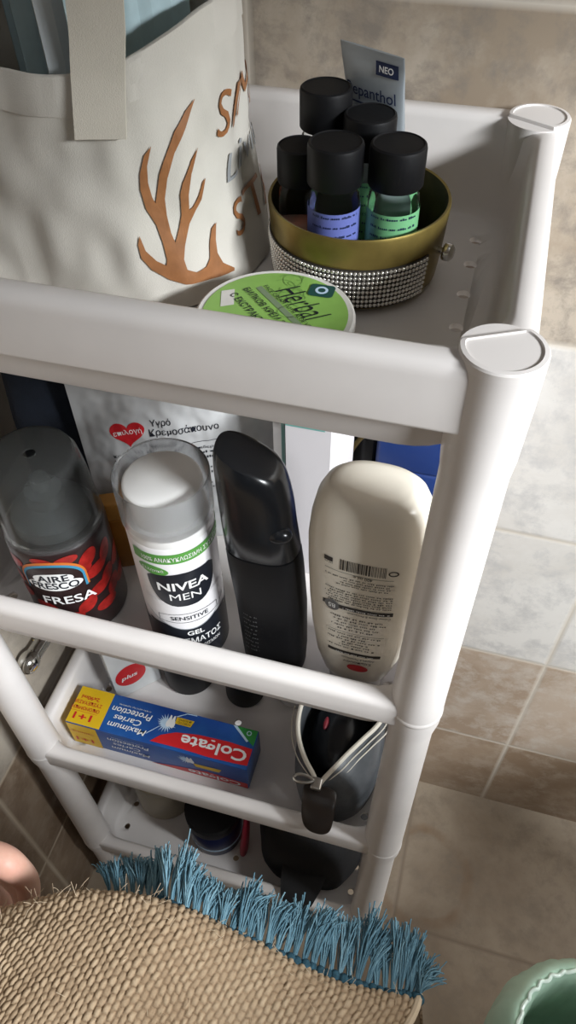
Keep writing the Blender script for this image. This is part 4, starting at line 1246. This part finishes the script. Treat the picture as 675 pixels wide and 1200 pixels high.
lip = lambda i, off, dz: [Vector((s[i] + off * (1 if i == 1 else -1) * min(1, k * 0.5), s[0], s[3] + dz)) - tb.location for k, s in enumerate(ST)]
def smooth_path(pts, n=6):
    out = []
    for i in range(len(pts) - 1):
        p0, p1, p2, p3 = pts[max(i - 1, 0)], pts[i], pts[i + 1], pts[min(i + 2, len(pts) - 1)]
        for k in range(n):
            t = k / n
            out.append(0.5 * ((2 * p1) + (p2 - p0) * t + (2 * p0 - 5 * p1 + 4 * p2 - p3) * t * t + (3 * p1 - p0 - 3 * p2 + p3) * t ** 3))
    out.append(pts[-1])
    return out
for i in (1, 2):
    Geo().tube(smooth_path(lip(i, 0.0, 0.0012)), 0.0021, 8).build('zip_tape', 'zip_tape', tb)
for off, dz in ((0.0055, -0.0035), (0.0095, -0.0075)):
    Geo().tube(smooth_path(lip(2, -off, dz)[:7]), 0.0006, 6).build('seam_stitching', 'zip_tape', tb)
Geo().tube(smooth_path(lip(1, -0.006, -0.0045)[1:6]), 0.0005, 6).build('seam_stitching', 'zip_tape', tb)
sl = Vector((-0.0640, 0.0110, 0.4500)) - tb.location
pull = Geo().box(sl.x - 0.0045, sl.y - 0.005, sl.z - 0.001, sl.x + 0.0045, sl.y + 0.006, sl.z + 0.0035, 0.0015).build('zip_slider', 'steel', tb)
pg = Geo()
ringp = [(sl.x - 0.0030 - 0.0085 + 0.0085 * math.cos(t), sl.y + 0.0005 + 0.0026 * math.sin(t) * (1.25 - 0.35 * math.cos(t)), sl.z + 0.0050 + 0.0015 * math.cos(t)) for t in [2 * PI * i / 24 for i in range(25)]]
pg.tube(ringp, 0.0014, 8).build('zip_pull', 'steel', pull)
tabp = [(Vector((-0.0610, 0.0140, 0.4440)), 0.0150), (Vector((-0.0600, 0.0070, 0.4455)), 0.0155), (Vector((-0.0590, -0.0020, 0.4425)), 0.0153), (Vector((-0.0580, -0.0100, 0.4350)), 0.0148), (Vector((-0.0570, -0.0155, 0.4270)), 0.0130), (Vector((-0.0567, -0.0175, 0.4225)), 0.0100), (Vector((-0.0565, -0.0185, 0.4195)), 0.0050)]
lo = []
for p, w in tabp:
    q = p - tb.location
    lo.append([q + Vector((-w, 0, 0)), q + Vector((-w * 0.5, -0.0008, 0.0012)), q + Vector((w * 0.5, -0.0008, 0.0012)), q + Vector((w, 0, 0)), q + Vector((w, 0.002, -0.002)), q + Vector((-w, 0.002, -0.002))])
tab = Geo().loft(lo).build('end_tab', 'brown_tab', tb, angle=80)
md = tab.modifiers.new('soft', 'SUBSURF'); md.levels = md.render_levels = 2
bpy.context.view_layer.update(); finalize(tab)
ins = thing('dryer', 'glossy black rounded object lying inside the open toiletry bag', 'toiletry', (-0.0560, 0.075, Z3 + 0.0045))
Geo().loft([[(x, y, z) for y, x, z in [(p[0] * 1.0, p[1], p[2]) for p in []]]] if False else [[(a * math.cos(t), yy, 0.036 + a * 0.95 * math.sin(t)) for t in [2 * PI * j / 28 for j in range(28)]] for yy, a in ((-0.036, 0.008), (-0.033, 0.018), (-0.02, 0.026), (0.0, 0.030), (0.02, 0.030), (0.036, 0.022), (0.041, 0.008))]).build('shell', 'black_gloss', ins)
M['dark_red'] = mat('dark_red_reflection', (0.20, 0.02, 0.03), 0.3)
Geo().ball((-0.016, 0.006, 0.0625), 0.004, 14, 10, (0.6, 1.7, 0.5)).build('red_reflection', 'dark_red', ins)  # reddish reflection in the bag, shaped as a small dark red blob

# ------------------------------------------------------------------ bottom tray
Z4 = FLOOR[3]
round_bottle('beige_tub', 'beige round tub at the left of the bottom tray', 'tub', -0.2780, 0.0830, Z4, [(0.031, 0), (0.0345, 0.001), (0.036, 0.005), (0.036, 0.080), (0.034, 0.082)], 'beige_jar', [(0.037, 0.082), (0.038, 0.084), (0.038, 0.098), (0.035, 0.100)], 'beige_jar')
tin = round_bottle('cream_tin', 'navy round tin with a pale stripe on the bottom tray', 'tin', -0.1990, 0.0560, Z4, [(0.029, 0), (0.0315, 0.001), (0.0325, 0.004), (0.0325, 0.060), (0.031, 0.062)], 'navy_tin', [(0.033, 0.062), (0.0335, 0.064), (0.0335, 0.078), (0.031, 0.080)], 'black')
Geo().lathe([(0.0326, 0.018), (0.0329, 0.0185), (0.0329, 0.0225), (0.0326, 0.023)], 44, cap0=False, cap1=False).build('pale_stripe', 'star', tin)
pc = thing('red_comb', 'slim pink red handle standing between navy tin and black bag', 'comb', (-0.1590, 0.0420, Z4))
Geo().loft([selip(0.0, 0, 0.0045, 0.009, 0.001, 2.4, 20), selip(0.001, 0.002, 0.0050, 0.0095, 0.02, 2.4, 20), selip(0.003, 0.008, 0.0040, 0.0075, 0.055, 2.4, 20), selip(0.004, 0.013, 0.0030, 0.005, 0.085, 2.4, 20)]).build('comb_handle', 'pink', pc)
kb = thing('black_pouch', 'black soft pouch filling the right end of the bottom tray', 'pouch', (-0.0790, 0.0800, Z4))
lp = []
for z, a, b in ((0.0005, 0.048, 0.054), (0.004, 0.058, 0.061), (0.040, 0.062, 0.064), (0.075, 0.062, 0.064), (0.105, 0.058, 0.060), (0.125, 0.050, 0.050), (0.131, 0.030, 0.028)):
    lp.append([(x + 0.003 * noise.noise(Vector((x * 40, y * 40, z * 30))), y + 0.003 * noise.noise(Vector((x * 40 + 9, y * 40, z * 30))), z) for x, y, z in selip(0, 0, a, b, z, 3.0, 48)])
Geo().loft(lp).build('pouch_body', 'black_matte', kb, angle=80)
Geo().loft([[(-0.022, -0.060, 0.075), (0.030, -0.060, 0.075), (0.030, -0.050, 0.070), (-0.022, -0.050, 0.070)], [(-0.020, -0.078, 0.068), (0.026, -0.078, 0.068), (0.026, -0.072, 0.058), (-0.020, -0.072, 0.058)],
             [(-0.016, -0.0930, 0.0600), (0.020, -0.0930, 0.0600), (0.020, -0.090, 0.0565), (-0.016, -0.090, 0.0565)], [(-0.002, -0.1010, 0.0470), (0.008, -0.1010, 0.0470), (0.008, -0.0985, 0.0465), (-0.002, -0.0985, 0.0465)]]).build('pouch_flap', 'black_matte', kb, angle=80)

# ------------------------------------------------------------------ chrome valve on the left wall
vl = thing('angle_valve', 'small chrome water valve on the left wall beside the trolley', 'valve', (WALL_X, 0.088, 0.462))
rx = Matrix.Rotation(PI / 2, 4, 'Y')
Geo().lathe([(0.018, 0.0), (0.018, 0.002), (0.012, 0.005), (0.008, 0.006)], 32).move(rx).build('wall_flange', 'silver', vl)
Geo().tube([(0.003, 0, 0), (0.010, 0.0, 0), (0.0115, -0.018, 0.002), (0.0115, -0.034, 0.004)], [0.007, 0.0075, 0.0075, 0.0075], 16).build('valve_body', 'silver', vl)
Geo().ball((0.0115, -0.042, 0.0050), 0.0110, 18, 12, (0.9, 1.1, 1)).build('valve_knob', 'silver', vl)

# ------------------------------------------------------------------ bin with green liner
BCX, BCY = 0.225, -0.090
wbin = thing('waste_bin', 'waste bin lined with a green plastic bag on the floor', 'bin', (BCX, BCY, 0))
Geo().lathe([(0.058, 0.0), (0.060, 0.002), (0.073, 0.235), (0.0755, 0.240), (0.0755, 0.246), (0.072, 0.246), (0.070, 0.235), (0.057, 0.006), (0.02, 0.005)], 56).build('bin_body', 'bin_plastic', wbin)
lo = []
prof = [(0.0855, 0.150), (0.0885, 0.175), (0.0890, 0.200), (0.0870, 0.222), (0.0820, 0.240), (0.0765, 0.250), (0.0715, 0.2505), (0.0660, 0.240), (0.0630, 0.215), (0.0600, 0.160), (0.0560, 0.080), (0.0500, 0.030), (0.02, 0.015)]
for r, z in prof:
    lp = []
    for j in range(144):
        t = 2 * PI * j / 144
        k = 0.0024 * noise.noise(Vector((math.cos(t) * 3, math.sin(t) * 3, z * 16))) + 0.0010 * noise.noise(Vector((math.cos(t) * 13, math.sin(t) * 13, z * 10)))
        rr = r + k * (1.6 if z < 0.235 else 0.5)
        lp.append((rr * math.cos(t), rr * math.sin(t), z + 0.003 * noise.noise(Vector((math.cos(t) * 3, math.sin(t) * 3, 5)))))
    lo.append(lp)
Geo().loft(lo, False, True).build('bin_liner', 'bin_bag', wbin, angle=80)
g = Geo()
rg = [(0.0712 * math.cos(t) + 0.0010 * math.sin(t * 31), 0.0712 * math.sin(t) + 0.0010 * math.cos(t * 37), 0.2515 + 0.003 * noise.noise(Vector((math.cos(t) * 3, math.sin(t) * 3, 5))) + 0.0007 * math.sin(t * 53)) for t in [2 * PI * i / 260 for i in range(261)]]
g.tube(rg, 0.0019, 7).build('gathered_hem', 'bin_bag_edge', wbin)

# ------------------------------------------------------------------ jute rug with blue fringe
RUG = [[(-0.2660, -0.1960, 0.5060), (-0.2323, -0.1777, 0.5203), (-0.1769, -0.1552, 0.536), (-0.1195, -0.1479, 0.5373), (-0.0611, -0.1516, 0.52), (-0.0033, -0.1529, 0.5048), (0.0477, -0.1486, 0.4958)],
       [(-0.2580, -0.1840, 0.5510), (-0.2261, -0.1665, 0.5638), (-0.1734, -0.1456, 0.5789), (-0.1189, -0.1389, 0.5804), (-0.0637, -0.1424, 0.564), (-0.0092, -0.1436, 0.5497), (0.0391, -0.1396, 0.5412)],
       [(-0.2520, -0.1830, 0.5735), (-0.2205, -0.1664, 0.5863), (-0.1696, -0.1463, 0.6012), (-0.1171, -0.14, 0.6029), (-0.064, -0.1434, 0.5871), (-0.0115, -0.1446, 0.5733), (0.0349, -0.1407, 0.5651)],
       [(-0.2490, -0.1930, 0.5800), (-0.2171, -0.1767, 0.5929), (-0.1674, -0.157, 0.6077), (-0.1162, -0.1508, 0.6096), (-0.0645, -0.154, 0.5942), (-0.0134, -0.1552, 0.5808), (0.0318, -0.1514, 0.5729)],
       [(-0.2500, -0.2150, 0.5810), (-0.2189, -0.1992, 0.5931), (-0.1706, -0.1798, 0.6079), (-0.1208, -0.1735, 0.6103), (-0.0708, -0.1767, 0.5954), (-0.0213, -0.1778, 0.5824), (0.0225, -0.1741, 0.5748)],
       [(-0.2620, -0.2710, 0.5620), (-0.2296, -0.2549, 0.5745), (-0.1828, -0.2354, 0.5899), (-0.1348, -0.2285, 0.5932), (-0.087, -0.2315, 0.579), (-0.0398, -0.2325, 0.5665), (0.002, -0.2291, 0.5592)],
       [(-0.2900, -0.3590, 0.5150), (-0.2569, -0.3422, 0.5283), (-0.211, -0.3217, 0.5448), (-0.1641, -0.3135, 0.5494), (-0.1181, -0.3164, 0.5357), (-0.0726, -0.3174, 0.5238), (-0.0323, -0.3141, 0.5167)]]
ctrl = np.array(RUG)
def cr_matrix(n, cnt):
    """Catmull-Rom weights: cnt samples over n control points"""
    Wt = np.zeros((cnt, n))
    for k, s in enumerate(np.linspace(0, n - 1, cnt)):
        i = min(int(s), n - 2); t = s - i
        w = [-.5 * t + t * t - .5 * t ** 3, 1 - 2.5 * t * t + 1.5 * t ** 3, .5 * t + 2 * t * t - 1.5 * t ** 3, -.5 * t * t + .5 * t ** 3]
        for o, ww in zip((-1, 0, 1, 2), w):
            j = i + o
            if j < 0:
                Wt[k, 0] += 2 * ww; Wt[k, 1] -= ww
            elif j >= n:
                Wt[k, n - 1] += 2 * ww; Wt[k, n - 2] -= ww
            else:
                Wt[k, j] += ww
    return Wt
NU, NV = 620, 520
# sample v so that spacing is even in metres
dense = np.einsum('ka,abc->kbc', cr_matrix(7, 2000), ctrl)
seg = np.linalg.norm(np.diff(dense[:, 3], axis=0), axis=1)
arcv = np.concatenate([[0], np.cumsum(seg)])
LV = arcv[-1]
Wv_all = cr_matrix(7, 2000)
pick = np.searchsorted(arcv, np.linspace(0, LV, NV + 1)).clip(0, 1999)
Wv = Wv_all[pick]
denu = np.einsum('lb,abc->alc', cr_matrix(7, 2000), ctrl)[2]
arcu = np.concatenate([[0], np.cumsum(np.linalg.norm(np.diff(denu, axis=0), axis=1))])
LU = arcu[-1]
Wu = cr_matrix(7, 2000)[np.searchsorted(arcu, np.linspace(0, LU, NU + 1)).clip(0, 1999)]
P = np.einsum('ka,abc,lb->klc', Wv, ctrl, Wu)
du = np.gradient(P, axis=1); dv = np.gradient(P, axis=0)
N = np.cross(dv, du); N /= np.linalg.norm(N, axis=2, keepdims=True)
if N[NV // 2, NU // 2, 2] < 0:
    N = -N
rs = np.random.RandomState(3)
Ug, Vg = np.meshgrid(np.linspace(0, LU, NU + 1), np.linspace(0, LV, NV + 1))
low = rs.rand(40, 40)
def smooth_noise(u, v, s):
    x, y = u / s, v / s
    i, j = np.floor(x).astype(int), np.floor(y).astype(int)
    fx, fy = x - i, y - j
    fx, fy = fx * fx * (3 - 2 * fx), fy * fy * (3 - 2 * fy)
    a = lambda p, q: low[p % 40, q % 40]
    return a(i, j) * (1 - fx) * (1 - fy) + a(i + 1, j) * fx * (1 - fy) + a(i, j + 1) * (1 - fx) * fy + a(i + 1, j + 1) * fx * fy
PU_, PV_ = 0.0040, 0.0056
uu = Ug + 0.0009 * (smooth_noise(Ug, Vg, 0.013) - .5) * 2 + 0.0004 * (smooth_noise(Ug + 3, Vg, 0.004) - .5) * 2
vv = Vg + 0.0010 * (smooth_noise(Ug + 1, Vg, 0.011) - .5) * 2
ci = np.floor(uu / PU_).astype(int)
fu = uu / PU_ - ci - 0.5
vs_ = vv / PV_ + 0.5 * (ci % 2)
cj = np.floor(vs_).astype(int)
fv = vs_ - cj - 0.5
cell = rs.rand(400, 400)[ci % 400, cj % 400]
nub = np.sqrt(np.clip(1 - (fu / 0.50) ** 2, 0, 1)) * np.sqrt(np.clip(1 - (np.abs(fv) / 0.48) ** 2.6, 0, 1))
weft = 0.30 * np.cos(2 * np.pi * vv / (PV_ / 2)) * 0.5
H = (nub * (0.65 + 0.6 * cell) + weft * (1 - nub)) * 0.0017
big = (smooth_noise(Ug, Vg, 0.05) - .5) * 0.004
BACK = (P - N * (0.0030 - big[..., None]))[::8, ::8]
P = P + N * (H + big)[..., None]
idx = np.arange((NU + 1) * (NV + 1)).reshape(NV + 1, NU + 1)
q = np.stack([idx[:-1, :-1], idx[:-1, 1:], idx[1:, 1:], idx[1:, :-1]], -1).reshape(-1, 4)
rug = thing('jute_rug', 'natural jute rug with blue fringe draped in the foreground', 'rug', tuple(RUG[4][3]))
ro = np.array(rug.location)
def numpy_mesh(name, V, Q, m, parent, attr=None):
    me = bpy.data.meshes.new(name)
    k = Q.shape[1]
    me.vertices.add(len(V)); me.vertices.foreach_set('co', np.asarray(V, np.float32).ravel())
    me.loops.add(Q.size); me.loops.foreach_set('vertex_index', Q.astype(np.int32).ravel())
    me.polygons.add(len(Q)); me.polygons.foreach_set('loop_start', np.arange(0, Q.size, k, dtype=np.int32))
    me.update(calc_edges=True)
    me.polygons.foreach_set('use_smooth', [True] * len(Q))
    if attr is not None:
        at = me.attributes.new('yarn', 'FLOAT', 'POINT')
        at.data.foreach_set('value', np.asarray(attr, np.float32).ravel())
    me.materials.append(M[m])
    o = bpy.data.objects.new(name, me)
    COL.objects.link(o)
    o.parent = parent
    return o
# thickness: the back face is the smooth surface 4 mm behind
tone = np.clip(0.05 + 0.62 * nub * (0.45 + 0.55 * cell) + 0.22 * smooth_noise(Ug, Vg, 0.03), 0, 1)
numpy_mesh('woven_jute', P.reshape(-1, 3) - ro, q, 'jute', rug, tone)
nb_v, nb_u = BACK.shape[:2]
bi = np.arange(nb_v * nb_u).reshape(nb_v, nb_u)
bq = np.stack([bi[:-1, :-1], bi[1:, :-1], bi[1:, 1:], bi[:-1, 1:]], -1).reshape(-1, 4)
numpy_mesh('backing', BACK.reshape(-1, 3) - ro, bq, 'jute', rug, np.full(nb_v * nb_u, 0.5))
# the finished fold edge under the fringe and the cut selvedge get a rolled border
edge_pts = [Vector(P[k, NU]) - Vector(ro) for k in range(NV // 4, NV + 1, 6)]
Geo().tube(edge_pts, 0.0024, 8).build('selvedge', 'jute_fuzz', rug)

FR = [((-0.1659, -0.1367, 0.5647), (-0.1762, -0.1229, 0.5628)), ((-0.1538, -0.1334, 0.567), (-0.1611, -0.1166, 0.5669)), ((-0.1398, -0.1331, 0.5745), (-0.1469, -0.1161, 0.5745)), ((-0.1262, -0.136, 0.5886), (-0.1352, -0.1109, 0.5958)), ((-0.1166, -0.1393, 0.5967), (-0.1247, -0.1088, 0.6082)), ((-0.1042, -0.1406, 0.5965), (-0.1054, -0.1166, 0.601)), ((-0.0908, -0.1417, 0.5924), (-0.0916, -0.1201, 0.5947)), ((-0.0775, -0.1423, 0.5886), (-0.077, -0.1181, 0.5928)), ((-0.0643, -0.143, 0.5848), (-0.0623, -0.1168, 0.5902)), ((-0.0511, -0.1433, 0.5814), (-0.0474, -0.1183, 0.5853)), ((-0.0379, -0.1436, 0.5779), (-0.0369, -0.1154, 0.5852)), ((-0.0247, -0.1439, 0.5744), (-0.0246, -0.1169, 0.581)), ((-0.0115, -0.1442, 0.571), (-0.0144, -0.1149, 0.5802)), ((0.0015, -0.1441, 0.5678), (0.0016, -0.1104, 0.58)), ((0.0144, -0.1433, 0.5654), (0.0128, -0.1081, 0.5792)), ((0.0246, -0.142, 0.5639), (0.0252, -0.1103, 0.5742)), ((0.0317, -0.1412, 0.5628), (0.0337, -0.1177, 0.566)), ((0.035, -0.1411, 0.5648), (0.0351, -0.1283, 0.5595))]
fb = [Vector(a) for a, b in FR]; ft = [Vector(b) for a, b in FR]
def lerp_list(l, s):
    i = min(int(s), len(l) - 2)
    return l[i].lerp(l[i + 1], s - i)
rnd = random.Random(9)
Vv, Qq, At = [], [], []
NSTR, SEGS, SIDES = 2300, 9, 5
nt = 40
tassel = [(rnd.gauss(0, 0.0045), rnd.uniform(0.84, 1.12), rnd.uniform(-0.002, 0.007), rnd.random()) for i in range(nt + 1)]
for k in range(NSTR):
    s = rnd.uniform(0, len(FR) - 1)
    # strands gather into tassels at the edge and fan out at the tips
    ti = round(s / (len(FR) - 1) * nt)
    lean, tl, tlift, ttone = tassel[ti]
    tas = ti / nt * (len(FR) - 1)
    base = lerp_list(fb, min(len(FR) - 1.001, s + (tas - s) * 0.65))
    tip = lerp_list(ft, min(len(FR) - 1.001, max(0, s + rnd.gauss(0, 0.12))))
    d = tip - base
    ln = tl * rnd.uniform(0.82, 1.10) * (1.2 if rnd.random() < 0.04 else 1)
    lift = tlift + rnd.uniform(-0.002, 0.004)
    nrm = Vector((-0.1, 0.4, 0.9))
    fan = max(0.0, s - (len(FR) - 3.2))
    side = Vector((lean + rnd.gauss(0, 0.0026) + fan * rnd.uniform(0.0, 0.0075), 0, 0))
    tone_s = min(1.0, max(0.0, 0.35 * ttone + 0.65 * rnd.random()))
    droop = rnd.uniform(0.0, 0.006)
    ph = rnd.uniform(0, 6)
    pts = []
    for i in range(SEGS + 1):
        t = i / SEGS
        p = base + d * (t * ln) + nrm * (lift * math.sin(t * PI * 0.8)) + nrm * 0.0018 * (1 - t) * math.sin(ph * 7) + side * t ** 1.6 - Vector((0, 0, 1)) * droop * t ** 3
        p += Vector((math.sin(ph + t * 7), math.cos(ph + t * 8), math.sin(ph * 2 + t * 6))) * 0.0009 * t
        pts.append(p)
    r = rnd.uniform(0.00034, 0.00056)
    b0 = len(Vv)
    for i, p in enumerate(pts):
        t = (pts[min(i + 1, SEGS)] - pts[max(i - 1, 0)]).normalized()
        a = t.cross(Vector((0, 0, 1))).normalized(); b = a.cross(t)
        for j in range(SIDES):
            an = 2 * PI * j / SIDES + i * 0.6
            Vv.append(tuple(p + (a * math.cos(an) + b * math.sin(an)) * r - Vector(ro)))
            At.append(tone_s)
    for i in range(SEGS):
        for j in range(SIDES):
            Qq.append((b0 + i * SIDES + j, b0 + i * SIDES + (j + 1) % SIDES, b0 + (i + 1) * SIDES + (j + 1) % SIDES, b0 + (i + 1) * SIDES + j))
fr = numpy_mesh('fringe', np.array(Vv), np.array(Qq), 'yarn', rug, np.array(At))
fr['kind'] = 'stuff'
# row of knots along the edge
kg = Geo()
NK = 42
for i in range(NK):
    s = 2.6 + (len(FR) - 1.05 - 2.6) * i / (NK - 1)
    p = lerp_list(fb, s) + Vector((0, 0.0, 0.0020)) + Vector((rnd.gauss(0, .0004), rnd.gauss(0, .0004), rnd.gauss(0, .0004)))
    kg.ball(tuple(p - Vector(ro)), 0.0034, 10, 8, (0.95, 1.0, 0.85))
kg.build('knotted_edge', 'knot', rug)
# a few loose fibres standing off the weave
fg = Geo()
for k in range(260):
    i, j = rnd.randrange(int(NV * .16), int(NV * .75)), rnd.randrange(60, NU)
    if rnd.random() < 0.5:
        i = rnd.randrange(int(NV * .17), int(NV * .30))
    p = Vector(P[i, j]) - Vector(ro); n_ = Vector(N[i, j])
    a = Vector((rnd.gauss(0, 1), rnd.gauss(0, 1), rnd.gauss(0, .5))) * 0.0035
    fg.tube([p, p + n_ * 0.0018 + a * 0.5, p + n_ * rnd.uniform(0.0015, 0.0045) + a], 0.00013, 4, False)
fz = fg.build('loose_fibres', 'jute_fuzz', rug)
fz['kind'] = 'stuff'

# ------------------------------------------------------------------ hand gripping the rug
def skin_hand():
    J = dict(fore=(-0.420, -0.300, 0.590), fore2=(-0.365, -0.245, 0.588), wrist=(-0.3255, -0.2080, 0.578), palm=(-0.2950, -0.1850, 0.570), knuck=(-0.2740, -0.1680, 0.566),
             mcp=(-0.2600, -0.1560, 0.5880), mid=(-0.2420, -0.1480, 0.5930), pip=(-0.2245, -0.1475, 0.5915), dip=(-0.2130, -0.1510, 0.5700), tip=(-0.2120, -0.1620, 0.5500),
             m_mcp=(-0.2785, -0.1540, 0.5600), m_pip=(-0.2412, -0.1440, 0.5560), m_dip=(-0.2277, -0.1500, 0.5359), m_tip=(-0.2231, -0.1640, 0.5188),
             r_mcp=(-0.2920, -0.1600, 0.5350), r_pip=(-0.2588, -0.1510, 0.5200), r_dip=(-0.2433, -0.1600, 0.5030), r_tip=(-0.2388, -0.1750, 0.4900),
             l_mcp=(-0.3060, -0.1680, 0.5130), l_pip=(-0.2766, -0.1600, 0.4930), l_dip=(-0.2611, -0.1680, 0.4780), l_tip=(-0.2551, -0.1800, 0.4700),
             t_mc=(-0.2830, -0.2060, 0.5950), t_mcp=(-0.2560, -0.2120, 0.6080), t_ip=(-0.2330, -0.2060, 0.6165), t_tip=(-0.2180, -0.1930, 0.6165))
    Rr = dict(fore=.036, fore2=.031, wrist=.024, palm=.022, knuck=.016, mcp=.0118, mid=.0110, pip=.0112, dip=.0088, tip=.0072,
              m_mcp=.0118, m_pip=.0100, m_dip=.0088, m_tip=.0072, r_mcp=.0112, r_pip=.0094, r_dip=.0082, r_tip=.0070, l_mcp=.0105, l_pip=.0084, l_dip=.0074, l_tip=.0062,
              t_mc=.0135, t_mcp=.0115, t_ip=.0098, t_tip=.0080)
    E = [('fore', 'fore2'), ('fore2', 'wrist'), ('wrist', 'palm'), ('palm', 'knuck'), ('knuck', 'mcp'), ('mcp', 'mid'), ('mid', 'pip'), ('pip', 'dip'), ('dip', 'tip'),
         ('knuck', 'm_mcp'), ('m_mcp', 'm_pip'), ('m_pip', 'm_dip'), ('m_dip', 'm_tip'), ('palm', 'r_mcp'), ('r_mcp', 'r_pip'), ('r_pip', 'r_dip'), ('r_dip', 'r_tip'),
         ('palm', 'l_mcp'), ('l_mcp', 'l_pip'), ('l_pip', 'l_dip'), ('l_dip', 'l_tip'), ('wrist', 't_mc'), ('t_mc', 't_mcp'), ('t_mcp', 't_ip'), ('t_ip', 't_tip')]
    J = {k: (x - 0.010, y + (0.0 if k[:2] in ('t_', 'fo', 'wr') else 0.009), z - (0.0 if k[:2] in ('t_', 'fo', 'wr') else 0.012)) for k, (x, y, z) in J.items()}
    ks = list(J)
    org = Vector(J['palm'])
    me = bpy.data.meshes.new('hand_body')
    me.from_pydata([Vector(J[k]) - org for k in ks], [(ks.index(a), ks.index(b)) for a, b in E], [])
    o = bpy.data.objects.new('hand_body', me)
    COL.objects.link(o)
    sm = o.modifiers.new('skin', 'SKIN')
    sm.use_smooth_shade = True
    sv = me.skin_vertices[0].data
    for i, k in enumerate(ks):
        sv[i].radius = (Rr[k], Rr[k])
        sv[i].use_root = (k == 'wrist')
    ss = o.modifiers.new('soft', 'SUBSURF'); ss.levels = ss.render_levels = 3
    bpy.context.view_layer.update()
    finalize(o)
    o.data.materials.clear(); o.data.materials.append(M['skin'])
    for p in o.data.polygons:
        p.use_smooth = True
    root = thing('person', 'person at the left edge, bare hand gripping the jute rug from behind', 'person', tuple(org))
    o.parent = root
    # thumb nail
    tt, ti = Vector(J['t_tip']) - org, Vector(J['t_ip']) - org
    ax_ = (tt - ti).normalized(); up_ = Vector((0.1, -0.2, 1)); up_ = (up_ - ax_ * up_.dot(ax_)).normalized(); sd_ = ax_.cross(up_)
    lo = []
    for f_, w_ in ((-0.004, 0.0045), (0.0, 0.0055), (0.005, 0.0052), (0.008, 0.0035)):
        c = tt + ax_ * f_ + up_ * (0.0078 - 0.25 * max(0, f_))
        lo.append([c - sd_ * w_ - up_ * 0.0018, c - sd_ * w_ * .5, c + sd_ * w_ * .5, c + sd_ * w_ - up_ * 0.0018])
    Geo().loft(lo, False, False, False).build('thumb_nail', 'nail', root)
skin_hand()
